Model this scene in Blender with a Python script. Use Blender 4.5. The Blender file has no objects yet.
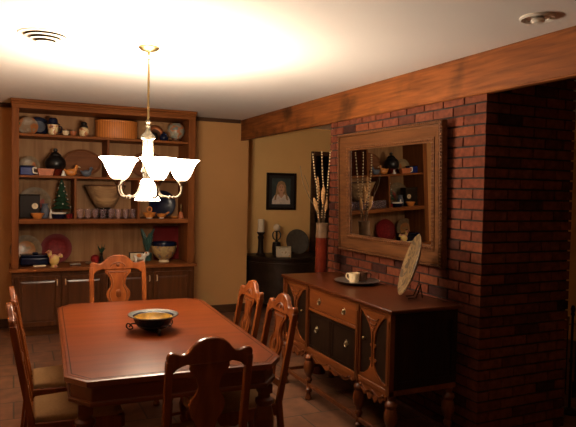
import bpy, bmesh, math, random
from mathutils import Vector, Matrix
random.seed(7)
PI = math.pi
sc = bpy.context.scene
C = sc.collection
R = math.radians

# ------------------------------------------------------------------ materials
def new_mat(name):
    m = bpy.data.materials.new(name); m.use_nodes = True
    return m, m.node_tree, m.node_tree.nodes['Principled BSDF']

def plain(name, col, rough=0.5, metal=0.0, var=0.0, scale=20.0, spec=None, trans=0.0, bump=0.0):
    m, t, b = new_mat(name)
    b.inputs['Base Color'].default_value = (*col, 1)
    b.inputs['Roughness'].default_value = rough
    b.inputs['Metallic'].default_value = metal
    if trans: b.inputs['Transmission Weight'].default_value = trans
    if spec is not None: b.inputs['Specular IOR Level'].default_value = spec
    if var or bump:
        tc = t.nodes.new('ShaderNodeTexCoord'); n = t.nodes.new('ShaderNodeTexNoise')
        n.inputs['Scale'].default_value = scale; n.inputs['Detail'].default_value = 5
        t.links.new(tc.outputs['Object'], n.inputs['Vector'])
        if var:
            r = t.nodes.new('ShaderNodeValToRGB')
            r.color_ramp.elements[0].position = .3; r.color_ramp.elements[1].position = .7
            r.color_ramp.elements[0].color = (*[c*(1-var) for c in col], 1)
            r.color_ramp.elements[1].color = (*[min(1, c*(1+var)) for c in col], 1)
            t.links.new(n.outputs['Fac'], r.inputs['Fac']); t.links.new(r.outputs['Color'], b.inputs['Base Color'])
        if bump:
            bp = t.nodes.new('ShaderNodeBump'); bp.inputs['Strength'].default_value = bump
            bp.inputs['Distance'].default_value = .01
            t.links.new(n.outputs['Fac'], bp.inputs['Height']); t.links.new(bp.outputs['Normal'], b.inputs['Normal'])
    return m

def wood(name, dark, light, axis='x', rough=0.35, scale=6.0, coat=0.0, spec=.25, knots=0.0):
    m, t, b = new_mat(name)
    tc = t.nodes.new('ShaderNodeTexCoord'); mp = t.nodes.new('ShaderNodeMapping')
    s = [scale*4]*3; s['xyz'.index(axis)] = scale*.3
    mp.inputs['Scale'].default_value = s
    n = t.nodes.new('ShaderNodeTexNoise'); n.inputs['Scale'].default_value = 1.0
    n.inputs['Detail'].default_value = 6; n.inputs['Distortion'].default_value = .6
    r = t.nodes.new('ShaderNodeValToRGB')
    r.color_ramp.elements[0].position = .32; r.color_ramp.elements[1].position = .68
    r.color_ramp.elements[0].color = (*dark, 1); r.color_ramp.elements[1].color = (*light, 1)
    t.links.new(tc.outputs['Object'], mp.inputs['Vector']); t.links.new(mp.outputs['Vector'], n.inputs['Vector'])
    t.links.new(n.outputs['Fac'], r.inputs['Fac'])
    out = r.outputs['Color']
    if knots:
        n2 = t.nodes.new('ShaderNodeTexNoise'); n2.inputs['Scale'].default_value = 3.2; n2.inputs['Detail'].default_value = 3
        r2 = t.nodes.new('ShaderNodeValToRGB')
        r2.color_ramp.elements[0].position = .52; r2.color_ramp.elements[1].position = .72
        r2.color_ramp.elements[0].color = (1, 1, 1, 1); r2.color_ramp.elements[1].color = (1-knots, 1-knots, 1-knots, 1)
        t.links.new(tc.outputs['Object'], n2.inputs['Vector']); t.links.new(n2.outputs['Fac'], r2.inputs['Fac'])
        mx = t.nodes.new('ShaderNodeMix'); mx.data_type = 'RGBA'; mx.blend_type = 'MULTIPLY'; mx.inputs[0].default_value = 1
        t.links.new(out, mx.inputs[6]); t.links.new(r2.outputs['Color'], mx.inputs[7]); out = mx.outputs[2]
    t.links.new(out, b.inputs['Base Color'])
    b.inputs['Roughness'].default_value = rough
    b.inputs['Specular IOR Level'].default_value = spec
    b.inputs['Coat Weight'].default_value = coat; b.inputs['Coat Roughness'].default_value = .12
    bp = t.nodes.new('ShaderNodeBump'); bp.inputs['Strength'].default_value = .08; bp.inputs['Distance'].default_value = .004
    t.links.new(n.outputs['Fac'], bp.inputs['Height']); t.links.new(bp.outputs['Normal'], b.inputs['Normal'])
    return m

def painted(name, cols, scale=14.0, rough=.3):
    """glazed ware with a painted multi-colour pattern"""
    m, t, b = new_mat(name)
    tc = t.nodes.new('ShaderNodeTexCoord'); n = t.nodes.new('ShaderNodeTexNoise')
    n.inputs['Scale'].default_value = scale; n.inputs['Detail'].default_value = 1.5
    r = t.nodes.new('ShaderNodeValToRGB'); r.color_ramp.interpolation = 'CONSTANT'
    e = r.color_ramp.elements
    e[0].position = 0; e[0].color = (*cols[0], 1); e[1].position = .44; e[1].color = (*cols[1 % len(cols)], 1)
    for i, c in enumerate(cols[2:]):
        q = e.new(.44 + .1*(i+1)); q.color = (*c, 1)
    t.links.new(tc.outputs['Object'], n.inputs['Vector']); t.links.new(n.outputs['Fac'], r.inputs['Fac'])
    t.links.new(r.outputs['Color'], b.inputs['Base Color']); b.inputs['Roughness'].default_value = rough
    return m

M = {}
M['ceiling'] = plain('ceiling_paint', (.79, .77, .75), .9, var=.015, scale=1.5)
M['wall'] = plain('tan_wall_paint', (.56, .29, .11), .85, var=.03, scale=3, spec=.2)
M['hall'] = plain('cream_wall_paint', (.86, .52, .20), .85, var=.03, scale=3, spec=.2)
M['beam'] = wood('rough_beam', (.14, .039, .0085), (.28, .088, .0185), 'y', .6, 9, 0, .2, knots=.65)
M['trim'] = wood('dark_trim', (.05, .022, .010), (.09, .04, .018), 'x', .5, 5)
M['shelf'] = wood('shelf_oak', (.14, .042, .011), (.23, .076, .021), 'z', .5, 6, 0, .08)
M['shelf_h'] = wood('shelf_oak_across', (.155, .047, .012), (.25, .083, .023), 'x', .5, 6, 0, .08)
M['back'] = wood('back_panelling', (.25, .12, .050), (.38, .20, .09), 'z', .5, 4, 0, .1)
M['cab'] = wood('cabinet_oak', (.050, .0165, .005), (.095, .032, .010), 'z', .42, 6, 0, .15)
M['cab_g'] = wood('cabinet_oak_polished', (.050, .0165, .005), (.095, .032, .010), 'z', .28, 6, .2, .5)
M['handle'] = plain('pale_worn_metal', (.62, .47, .30), .3, .3)
M['cab_h'] = wood('cabinet_oak_across', (.06, .02, .006), (.115, .04, .0125), 'x', .42, 6, 0, .15)
M['table'] = wood('table_cherry', (.105, .0185, .0035), (.17, .035, .0065), 'x', .33, 4, .0, .28)
M['table_e'] = wood('table_cherry_edge', (.105, .0185, .0035), (.17, .035, .0065), 'x', .28, 4, .6, .5)
M['table_d'] = wood('table_cherry_apron', (.085, .020, .006), (.13, .032, .009), 'x', .32, 5, .25)
M['chair'] = wood('chair_mahogany', (.145, .034, .0075), (.24, .062, .0135), 'z', .26, 6, .3, .2)
M['carve'] = wood('chair_carving', (.11, .026, .006), (.18, .045, .010), 'z', .35, 8, .15, .2)
M['cushion'] = plain('beige_fabric', (.27, .15, .065), .9, var=.08, scale=60, bump=.15, spec=.1)
M['sb'] = wood('sideboard_walnut', (.11, .027, .006), (.195, .052, .0115), 'y', .33, 6, .2)
M['sb_v'] = wood('sideboard_walnut_upright', (.075, .018, .0045), (.13, .034, .008), 'z', .33, 6, .2)
M['sb_top'] = wood('sideboard_top', (.052, .0115, .0032), (.085, .020, .0052), 'y', .30, 5, .15)
M['sb_dark'] = wood('sideboard_dark_panel', (.010, .0045, .0025), (.02, .009, .0045), 'z', .4, 8, .0, .15)
M['brass'] = plain('aged_brass', (.26, .18, .08), .36, 1)
M['nickel'] = plain('brushed_nickel', (.16, .13, .095), .36, 1)
M['colm'] = plain('antique_nickel', (.085, .07, .05), .42, 1)
M['pewter'] = plain('pewter', (.45, .43, .40), .35, 1)
M['black'] = plain('black_iron', (.008, .007, .007), .3, spec=.4)
M['blackw'] = plain('black_stained_wood', (.016, .009, .006), .45, spec=.15)
M['mortar'] = plain('dark_mortar', (.022, .017, .015), .95, var=.3, scale=40)
M['frame'] = wood('mirror_frame_gilt', (.075, .026, .008), (.135, .050, .015), 'y', .45, 10)
M['frame_b'] = plain('mirror_bead_gilt', (.14, .05, .015), .45, .2, var=.3, scale=60)
M['navy'] = plain('navy_glaze', (.006, .009, .030), .2, spec=.3)
M['blue'] = plain('cobalt_glaze', (.012, .020, .13), .3, spec=.2)
M['bluegrey'] = plain('blue_grey_glaze', (.10, .11, .14), .4, spec=.2)
M['cream'] = plain('cream_glaze', (.70, .56, .36), .3, var=.1, scale=30)
M['white'] = plain('white_glaze', (.75, .70, .62), .25)
M['terra'] = plain('terracotta', (.42, .12, .04), .5, var=.15, scale=30)
M['orange'] = plain('orange_glaze', (.62, .22, .045), .35, var=.15, scale=25)
M['red'] = plain('red_glaze', (.105, .012, .005), .2, var=.2, scale=15)
M['burg'] = plain('burgundy_glaze', (.15, .0075, .0075), .45, spec=.12)
M['burg_l'] = plain('burgundy_pattern', (.19, .012, .012), .45, var=.4, scale=30, spec=.12)
M['green'] = plain('dark_green', (.012, .05, .022), .6, var=.4, scale=60)
M['teal'] = plain('teal_glaze', (.05, .12, .10), .35, var=.3, scale=15)
M['brown'] = plain('brown_glaze', (.10, .038, .016), .3, var=.2, scale=20)
M['traywood'] = wood('tray_wood', (.13, .045, .017), (.22, .08, .03), 'x', .45, 6, 0, .1)
M['prim'] = plain('plate_rim_glaze', (.20, .13, .07), .4, var=.25, scale=30, spec=.2)
M['pullb'] = plain('worn_brass', (.55, .45, .30), .3, 1)
M['grey'] = plain('grey_stone', (.085, .072, .055), .5, var=.2, scale=30)
M['stripe'] = wood('bowl_bands', (.20, .11, .055), (.50, .32, .16), 'x', .45, 5, 0, .15)
M['copper'] = plain('copper', (.60, .22, .09), .3, 1)
M['candle'] = plain('candle_wax', (.74, .60, .42), .6)
M['basket'] = None
M['vase_t'] = plain('vase_ash_glaze', (.15, .085, .045), .35, var=.3, scale=25)
M['bead'] = plain('pale_beads', (.62, .44, .24), .3)
M['stem'] = plain('brown_stem', (.10, .05, .02), .7)
M['plume'] = plain('dried_plume', (.46, .25, .10), .85, var=.4, scale=80)
M['glass'] = plain('plum_glass', (.88, .78, .86), .04, trans=.95)
M['rim'] = plain('dark_pewter_rim', (.05, .046, .04), .42, .3)
M['gold_in'] = plain('amber_glaze', (.36, .20, .03), .12, var=.45, scale=22)
M['platepat'] = painted('carved_plate', [(.06, .035, .015), (.17, .10, .04), (.22, .14, .06), (.09, .05, .02)], 22, .5)
M['par1'] = painted('bird_plate', [(.34, .25, .18), (.28, .18, .11), (.38, .12, .03), (.06, .08, .02)], 11)
M['par2'] = painted('fruit_plate', [(.24, .15, .07), (.28, .18, .08), (.36, .11, .025), (.06, .07, .02)], 9)
M['par3'] = painted('rose_plate', [(.17, .12, .07), (.21, .14, .08), (.25, .04, .025), (.08, .08, .04)], 7)
M['par4'] = painted('harvest_plate', [(.28, .16, .065), (.36, .13, .03), (.40, .18, .05), (.05, .03, .015)], 9)
M['jarpat'] = painted('ginger_jar_glaze', [(.24, .24, .20), (.34, .30, .22), (.42, .16, .07), (.16, .19, .17)], 13)
M['facepat'] = painted('jug_face_glaze', [(.66, .50, .27), (.70, .54, .30), (.50, .20, .08), (.14, .05, .03)], 22)
M['bowlpat'] = painted('bowl_band_glaze', [(.42, .30, .13), (.50, .36, .16), (.40, .24, .10), (.16, .16, .20)], 20)
M['roosterpat'] = painted('rooster_glaze', [(.68, .46, .14), (.70, .50, .18), (.60, .30, .18), (.42, .12, .07)], 18)
M['twig'] = plain('twig', (.14, .09, .05), .8)
M['slot_shadow'] = plain('vent_slot_shadow', (.025, .018, .010), .9, spec=.05)  # dark colour stands in for the shadow inside the vent gaps
M['ventw'] = plain('vent_enamel', (.74, .70, .63), .5)
M['console'] = plain('console_dark_wood', (.022, .012, .0075), .4, var=.4, scale=9, spec=.2)
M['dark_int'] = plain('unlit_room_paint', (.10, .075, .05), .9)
M['darkdoor'] = plain('dark_door', (.02, .014, .010), .5)

def ribbed_basket():
    m, t, b = new_mat('woven_orange_cane')
    tc = t.nodes.new('ShaderNodeTexCoord'); w = t.nodes.new('ShaderNodeTexWave')
    w.wave_type = 'BANDS'; w.bands_direction = 'X'; w.inputs['Scale'].default_value = 13; w.inputs['Distortion'].default_value = .4
    r = t.nodes.new('ShaderNodeValToRGB')
    r.color_ramp.elements[0].color = (.40, .125, .022, 1); r.color_ramp.elements[1].color = (.62, .21, .04, 1)
    t.links.new(tc.outputs['Object'], w.inputs['Vector']); t.links.new(w.outputs['Fac'], r.inputs['Fac'])
    t.links.new(r.outputs['Color'], b.inputs['Base Color']); b.inputs['Roughness'].default_value = .55
    return m
M['basket'] = ribbed_basket()

def brick_mat():
    m, t, b = new_mat('old_red_brick')
    a = t.nodes.new('ShaderNodeAttribute'); a.attribute_name = 'brick'
    r = t.nodes.new('ShaderNodeValToRGB'); e = r.color_ramp.elements
    e[0].position = 0; e[0].color = (.035, .012, .010, 1); e[1].position = 1; e[1].color = (.185, .052, .020, 1)
    for p, c in ((.04, (.062, .020, .014, 1)), (.12, (.11, .030, .015, 1)), (.55, (.165, .043, .020, 1)), (.8, (.145, .044, .024, 1))):
        q = e.new(p); q.color = c
    b.inputs['Specular IOR Level'].default_value = .15
    t.links.new(a.outputs['Fac'], r.inputs['Fac'])
    tc = t.nodes.new('ShaderNodeTexCoord'); n = t.nodes.new('ShaderNodeTexNoise')
    n.inputs['Scale'].default_value = 26; n.inputs['Detail'].default_value = 6
    t.links.new(tc.outputs['Object'], n.inputs['Vector'])
    r2 = t.nodes.new('ShaderNodeValToRGB'); r2.color_ramp.elements[0].position = .3; r2.color_ramp.elements[1].position = .7
    r2.color_ramp.elements[0].color = (0.62, 0.6, 0.62, 1); r2.color_ramp.elements[1].color = (1.15, 1.1, 1.08, 1)
    t.links.new(n.outputs['Fac'], r2.inputs['Fac'])
    mx = t.nodes.new('ShaderNodeMix'); mx.data_type = 'RGBA'; mx.blend_type = 'MULTIPLY'; mx.inputs[0].default_value = 1
    t.links.new(r.outputs['Color'], mx.inputs[6]); t.links.new(r2.outputs['Color'], mx.inputs[7])
    t.links.new(mx.outputs[2], b.inputs['Base Color']); b.inputs['Roughness'].default_value = .8
    bp = t.nodes.new('ShaderNodeBump'); bp.inputs['Strength'].default_value = .5; bp.inputs['Distance'].default_value = .004
    t.links.new(n.outputs['Fac'], bp.inputs['Height']); t.links.new(bp.outputs['Normal'], b.inputs['Normal'])
    return m
M['brick'] = brick_mat()

def floor_mat():
    m, t, b = new_mat('brown_floor_tile')
    tc = t.nodes.new('ShaderNodeTexCoord'); br = t.nodes.new('ShaderNodeTexBrick')
    br.offset = .5; br.inputs['Scale'].default_value = 1
    br.inputs['Brick Width'].default_value = .33; br.inputs['Row Height'].default_value = .33
    br.inputs['Mortar Size'].default_value = .006; br.inputs['Bias'].default_value = 0
    br.inputs['Color1'].default_value = (.20, .088, .046, 1); br.inputs['Color2'].default_value = (.15, .064, .034, 1)
    br.inputs['Mortar'].default_value = (.05, .033, .024, 1)
    n = t.nodes.new('ShaderNodeTexNoise'); n.inputs['Scale'].default_value = 9; n.inputs['Detail'].default_value = 5
    r2 = t.nodes.new('ShaderNodeValToRGB'); r2.color_ramp.elements[0].position = .3; r2.color_ramp.elements[1].position = .7
    r2.color_ramp.elements[0].color = (.6, .6, .6, 1); r2.color_ramp.elements[1].color = (1.2, 1.2, 1.2, 1)
    t.links.new(tc.outputs['Object'], br.inputs['Vector']); t.links.new(tc.outputs['Object'], n.inputs['Vector'])
    t.links.new(n.outputs['Fac'], r2.inputs['Fac'])
    mx = t.nodes.new('ShaderNodeMix'); mx.data_type = 'RGBA'; mx.blend_type = 'MULTIPLY'; mx.inputs[0].default_value = 1
    t.links.new(br.outputs['Color'], mx.inputs[6]); t.links.new(r2.outputs['Color'], mx.inputs[7])
    t.links.new(mx.outputs[2], b.inputs['Base Color']); b.inputs['Roughness'].default_value = .5
    bp = t.nodes.new('ShaderNodeBump'); bp.inputs['Strength'].default_value = .3; bp.inputs['Distance'].default_value = .004
    t.links.new(br.outputs['Fac'], bp.inputs['Height']); bp.invert = True; t.links.new(bp.outputs['Normal'], b.inputs['Normal'])
    return m
M['floor'] = floor_mat()

def mirror_mat():
    m, t, b = new_mat('silvered_glass')
    b.inputs['Base Color'].default_value = (.60, .59, .56, 1); b.inputs['Metallic'].default_value = 1
    b.inputs['Roughness'].default_value = .01
    return m
M['mirror'] = mirror_mat()

def shade_mat(strength, name):
    m, t, b = new_mat(name)
    b.inputs['Base Color'].default_value = (.85, .80, .72, 1); b.inputs['Roughness'].default_value = .35
    b.inputs['Emission Color'].default_value = (1, .81, .60, 1); b.inputs['Emission Strength'].default_value = strength
    return m
M['shade'] = shade_mat(17, 'lit_frosted_glass')
M['shade_d'] = shade_mat(20, 'lit_frosted_glass_downlight')
M['bulb'] = shade_mat(40, 'lit_bulb')

# ------------------------------------------------------------------ mesh helpers
def box(bm, x0, x1, y0, y1, z0, z1, mi=0):
    v = [bm.verts.new((x, y, z)) for z in (z0, z1) for y in (y0, y1) for x in (x0, x1)]
    for f in ((0, 2, 3, 1), (4, 5, 7, 6), (0, 1, 5, 4), (2, 6, 7, 3), (0, 4, 6, 2), (1, 3, 7, 5)):
        bm.faces.new([v[i] for i in f]).material_index = mi
    return v

def lathe(bm, prof, seg=24, Mx=None, sx=1, sy=1, mis=None):
    """prof: list of (r, z); closed with caps when the ends have a radius"""
    Mx = Mx or Matrix(); rings = []
    for r, z in prof:
        if r < 1e-6: rings.append([bm.verts.new(Mx @ Vector((0, 0, z)))])
        else: rings.append([bm.verts.new(Mx @ Vector((r*math.cos(2*PI*i/seg)*sx, r*math.sin(2*PI*i/seg)*sy, z))) for i in range(seg)])
    for k in range(len(rings)-1):
        a, b = rings[k], rings[k+1]; mi = mis[k] if mis else 0
        for i in range(seg):
            j = (i+1) % seg
            if len(a) == 1 and len(b) == 1: continue
            if len(a) == 1: f = bm.faces.new((a[0], b[i], b[j]))
            elif len(b) == 1: f = bm.faces.new((a[i], a[j], b[0]))
            else: f = bm.faces.new((a[i], a[j], b[j], b[i]))
            f.material_index = mi
    if len(rings[0]) > 1 and len(rings[-1]) > 1:      # a ring-shaped section: close it on itself
        a, b = rings[-1], rings[0]
        for i in range(seg):
            j = (i+1) % seg
            bm.faces.new((a[i], a[j], b[j], b[i]))
        bmesh.ops.remove_doubles(bm, verts=bm.verts[:], dist=1e-5)
    elif len(rings[0]) > 1: bm.faces.new(list(reversed(rings[0])))
    elif len(rings[-1]) > 1: bm.faces.new(rings[-1])

def prism(bm, pts, w0, w1, fn, mi=0):
    """extrude a 2-D outline; fn(u, v, w) -> xyz"""
    a = [bm.verts.new(fn(u, v, w0)) for u, v in pts]; b = [bm.verts.new(fn(u, v, w1)) for u, v in pts]
    n = len(pts)
    bm.faces.new(list(reversed(a))).material_index = mi; bm.faces.new(b).material_index = mi
    for i in range(n):
        bm.faces.new((a[i], a[(i+1) % n], b[(i+1) % n], b[i])).material_index = mi

def tube(bm, pts, r, seg=8, mi=0):
    pts = [Vector(p) for p in pts]; rs = r if isinstance(r, (list, tuple)) else [r]*len(pts)
    up = Vector((0, 0, 1)); rings = []; n = len(pts); prev = None
    for i, p in enumerate(pts):
        d = (pts[min(i+1, n-1)] - pts[max(i-1, 0)]).normalized()
        if prev is None:
            a = d.cross(up if abs(d.z) < .95 else Vector((1, 0, 0))).normalized()
        else:
            a = (prev - d*prev.dot(d)).normalized()
        prev = a; b = d.cross(a)
        rings.append([bm.verts.new(p + (a*math.cos(2*PI*k/seg) + b*math.sin(2*PI*k/seg))*rs[i]) for k in range(seg)])
    for i in range(n-1):
        for k in range(seg):
            j = (k+1) % seg
            bm.faces.new((rings[i][k], rings[i][j], rings[i+1][j], rings[i+1][k])).material_index = mi
    bm.faces.new(list(reversed(rings[0]))).material_index = mi; bm.faces.new(rings[-1]).material_index = mi

def ball(bm, c, r, seg=16, s=(1, 1, 1), mi=0):
    q = bmesh.ops.create_uvsphere(bm, u_segments=seg, v_segments=max(6, seg//2), radius=r,
                                  matrix=Matrix.Translation(c) @ Matrix.Diagonal((*s, 1)))
    for v in q['verts']:
        for f in v.link_faces: f.material_index = mi

def smoothpts(pts, n=6):
    """Catmull-Rom through the given points"""
    P = [Vector(p) for p in pts]; out = []
    for i in range(len(P)-1):
        p0, p1, p2, p3 = P[max(i-1, 0)], P[i], P[i+1], P[min(i+2, len(P)-1)]
        for k in range(n):
            t = k/n
            out.append(.5*((2*p1) + (-p0+p2)*t + (2*p0-5*p1+4*p2-p3)*t*t + (-p0+3*p1-3*p2+p3)*t**3))
    out.append(P[-1]); return out

def obj(name, bm, mats, parent=None, bevel=0, seg=2, angle=35, sub=0):
    bmesh.ops.recalc_face_normals(bm, faces=bm.faces[:])
    me = bpy.data.meshes.new(name); bm.to_mesh(me); bm.free()
    for m in (mats if isinstance(mats, (list, tuple)) else [mats]): me.materials.append(m)
    me.shade_smooth(); me.set_sharp_from_angle(angle=R(angle))
    o = bpy.data.objects.new(name, me); C.objects.link(o)
    if parent: o.parent = parent
    if bevel:
        b = o.modifiers.new('bevel', 'BEVEL'); b.width = bevel; b.segments = seg; b.limit_method = 'ANGLE'; b.angle_limit = R(40)
    if sub:
        s = o.modifiers.new('sub', 'SUBSURF'); s.levels = sub; s.render_levels = sub
    return o

def B(): return bmesh.new()
def bx(*a):
    b = B(); box(b, *a); return b
def boxes(*L):
    b = B()
    for a in L: box(b, *a)
    return b
def lt(prof, seg=24, Mx=None, **k):
    b = B(); lathe(b, prof, seg, Mx, **k); return b
def tb(pts, r, seg=8):
    b = B(); tube(b, pts, r, seg); return b

def tag(o, label, cat, group=None):
    o['label'] = label; o['category'] = cat
    if group: o['group'] = group
    return o
def thing(name, label, cat, loc=(0, 0, 0), rz=0, group=None):
    o = bpy.data.objects.new(name, None); C.objects.link(o); o.empty_display_size = .05
    o.location = loc; o.rotation_euler = (0, 0, rz)
    return tag(o, label, cat, group)
def struct(name, bm, m, parent=None, **k):
    o = obj(name, bm, m, parent, **k)
    if not parent: o['kind'] = 'structure'
    return o
def copy_tree(o, parent=None):
    c = o.copy(); C.objects.link(c)
    if parent: c.parent = parent
    for ch in list(o.children): copy_tree(ch, c)
    return c

# ------------------------------------------------------------------ the room
CEIL = 2.44; YB = 7.09; YH = 7.47
struct('floor', bx(-1.3, 5.6, -1.6, 8.6, -.05, 0), M['floor'])
struct('ceiling', bx(-1.4, 5.7, -1.7, 8.6, CEIL, CEIL+.06), M['ceiling'])
struct('wall_back', bx(-1.3, 2.72, YB, YH, 0, CEIL), M['wall'])
struct('wall_hall', boxes((2.72, 3.88, YH, YH+.1, 0, CEIL), (3.88, 4.70, YH, YH+.1, 2.06, CEIL), (4.70, 5.6, YH, YH+.1, 0, CEIL)), M['hall'])
struct('wall_left', bx(-1.4, -1.3, -1.6, YH, 0, CEIL), M['wall'])
struct('wall_front', bx(-1.4, 5.6, -1.7, -1.6, 0, CEIL), plain('low_bounce_wall_paint', (.36, .19, .08), .85, var=.03, scale=3, spec=.2))  # unseen wall behind the camera, tan darkened to cut its bounce light
struct('wall_right', bx(5.5, 5.6, -1.6, YH, 0, CEIL), M['hall'])
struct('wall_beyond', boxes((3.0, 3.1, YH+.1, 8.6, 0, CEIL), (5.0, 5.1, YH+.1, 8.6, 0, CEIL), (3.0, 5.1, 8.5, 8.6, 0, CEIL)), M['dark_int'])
struct('trim_1', boxes((1.9, 2.60, YB-.025, YB, CEIL-.045, CEIL), (-1.3, -.02, YB-.025, YB, CEIL-.045, CEIL)), M['trim'])
struct('baseboard_back', boxes((1.885, 2.72, YB-.018, YB, 0, .10), (-1.3, -.022, YB-.018, YB, 0, .10)), M['trim'], bevel=.004)
struct('baseboard_left', bx(-1.3, -1.282, -1.6, YB-.018, 0, .10), M['trim'], bevel=.004)
struct('baseboard_hall', boxes((2.72, 3.814, YH-.018, YH, 0, .10), (4.766, 5.5, YH-.018, YH, 0, .10)), M['trim'], bevel=.004)
# hall doorway: dark casing round an unlit opening
struct('door_1', boxes((3.815, 3.88, YH-.03, YH+.1, 0, 2.12), (4.70, 4.765, YH-.03, YH+.1, 0, 2.12), (3.88, 4.70, YH-.03, YH+.1, 2.06, 2.12)), M['trim'], bevel=.006)
# ceiling beam, running the whole length of the room
XF = 2.62
bm = bx(XF-.008, 2.685, -1.6, YB, 2.187, CEIL)
box(bm, XF-.014, XF+.03, -1.6, YB, 2.180, 2.195)
struct('trim_2', bm, M['beam'], bevel=.006)

# brick pier: real bricks with raked joints over a mortar core
def brick_pier():
    x0, x1, y0, y1, top = XF, 3.395, 2.79, 4.75, 2.187
    b = B(); lay = b.faces.layers.float.new('brick')
    rec = .012
    box(b, x0+rec, x1-rec, y0+rec, y1-rec, 0, top)
    box(b, 2.70, x1-rec, y0+rec, y1-rec, top, CEIL)
    for f in b.faces: f.material_index = 1
    cp, bh, L, j, D = .0668, .0548, .194, .011, .092
    n = int(CEIL/cp)+1
    def one(xa, xb, ya, yb, z):
        lim = top if xa < 2.70 else CEIL
        if z+.012 > lim: return
        k = len(b.faces); box(b, xa, xb, ya, yb, z, min(z+bh, lim))
        v = random.random()
        b.faces.ensure_lookup_table()
        for f in b.faces[k:]: f[lay] = v
    for i in range(n):
        z = i*cp
        odd = i % 2
        for face in range(2):          # the long face and its opposite
            xa, xb = (x0, x0+D) if face == 0 else (x1-D, x1)
            s = y0 if not odd else y0+D+j; e = y1 if not odd else y1-D-j
            y = s
            while y < e-.03:
                q = min(y+L, e)
                if e-q < .05: q = e
                one(xa + random.uniform(0, .002), xb, y, q, z); y = q+j
        for face in range(2):          # the two ends
            ya, yb = (y0, y0+D) if face == 0 else (y1-D, y1)
            s = x0 if odd else x0+D+j; e = x1 if odd else x1-D-j
            x = s
            while x < e-.03:
                q = min(x+L, e)
                if e-q < .05: q = e
                one(x, q, ya + random.uniform(0, .002), yb, z); x = q+j
    # bricks on the top part behind the beam
    o = obj('wall_brick', b, [M['brick'], M['mortar']])
    o['kind'] = 'structure'
brick_pier()

# beyond the pier: a slim fireplace tool stand in the dim next room
t = thing('fireplace_tool_stand', 'slim black iron fireplace tool stand at the far right edge beyond the brick pier', 'fireplace tools', (3.655, 2.96, 0))
obj('base', lt([(0, .001), (.085, .001), (.085, .012), (.05, .022), (.016, .034), (0, .034)], 24), M['black'], t)
obj('pole', lt([(0, .034), (.009, .034), (.009, .36), (.014, .365), (.014, .385), (.009, .39), (.009, .70), (.016, .71), (.012, .73), (.018, .75), (.010, .775), (0, .78)], 12), M['black'], t)
obj('hook_bar', tb([(-.045, 0, .62), (-.045, 0, .64), (0, 0, .645), (.045, 0, .64), (.045, 0, .62)], .004, 6), M['black'], t)
tl = obj('poker', tb([(-.048, 0, .14), (-.047, 0, .60)], .005, 8), M['black'], t)
obj('handle', tb([(-.047, 0, .60), (-.0465, 0, .70)], [.008, .010], 8), M['brass'], tl)
tl = obj('shovel', tb([(.048, 0, .22), (.047, 0, .60)], .005, 8), M['black'], t)
obj('blade', boxes((.022, .074, -.004, .004, .10, .22)), M['black'], tl, bevel=.003)
obj('handle', tb([(.047, 0, .60), (.0465, 0, .70)], [.008, .010], 8), M['brass'], tl)

# ------------------------------------------------------------------ ceiling fittings
t = thing('ceiling_vent', 'round white air vent with concentric slots on the ceiling', 'vent', (.165, 3.75, CEIL))
obj('flange', lt([(.150, 0), (.149, -.005), (.135, -.0065), (0, -.004), (0, 0)], 40), M['ventw'], t)
z = -.004
for r in (.112, .084, .056):
    obj('slot_shadow', lt([(0, z), (r, z), (r, z-.012), (0, z-.012)], 40), M['slot_shadow'], t)  # solid dark drum, painted as the shadowed gap between rings
    obj('ring', lt([(0, z-.0121), (r+.001, z-.0121), (r+.003, z-.0135), (r-.001, z-.0145), (0, z-.0145)], 40), M['ventw'], t)
    z -= .0146

t = thing('recessed_light', 'unlit recessed ceiling light with a pale round trim near the beam', 'ceiling light', (2.335, 2.156, CEIL))
obj('trim_ring', lt([(.085, 0), (.085, -.008), (.078, -.014), (.062, -.008), (.060, 0)], 36), M['ventw'], t)
obj('reflector', lt([(0, -.0015), (.06, -.0015), (.06, -.004), (.05, -.007), (0, -.003)], 30), M['pewter'], t)
obj('bulb', lt([(.018, -.003), (.030, -.010), (.034, -.020), (.024, -.030), (0, -.034)], 24), M['ventw'], t)

# ------------------------------------------------------------------ chandelier
CX, CY = .763, 3.75
ch = thing('chandelier', 'lit brass chandelier with frosted glass bell shades hanging over the table', 'chandelier', (CX, CY, 0))
obj('canopy', lt([(0, CEIL), (.064, CEIL), (.066, CEIL-.008), (.050, CEIL-.022), (.022, CEIL-.030), (.008, CEIL-.036), (.008, CEIL-.05), (0, CEIL-.05)], 32), M['brass'], ch)
lk = B()
for k, z in enumerate((CEIL-.062, CEIL-.092)):
    pts = [(.011*math.cos(a)*(1-k), .011*math.cos(a)*k, z+.020*math.sin(a)) for a in [2*PI*i/14 for i in range(15)]]
    tube(lk, pts, .0028, 6)
obj('chain_link', lk, M['brass'], ch)
obj('rod', lt([(0, CEIL-.108), (.007, CEIL-.108), (.007, 1.975), (0, 1.975)], 14), M['brass'], ch)
col = [(0, 1.985), (.012, 1.985), (.016, 1.972), (.010, 1.962), (.016, 1.948), (.012, 1.935), (.014, 1.925), (.022, 1.908), (.038, 1.892),
       (.044, 1.884), (.044, 1.872), (.034, 1.866), (.030, 1.860), (.029, 1.690), (.034, 1.684), (.040, 1.672), (.040, 1.660), (.030, 1.652), (.026, 1.62), (.030, 1.60), (0, 1.60)]
obj('column', lt(col, 24), M['colm'], ch)
fl = B()
for k in range(10):
    a = 2*PI*k/10
    tube(fl, [(.029*math.cos(a), .029*math.sin(a), 1.695), (.029*math.cos(a), .029*math.sin(a), 1.858)], .004, 6)
obj('fluting', fl, M['colm'], ch)
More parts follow.
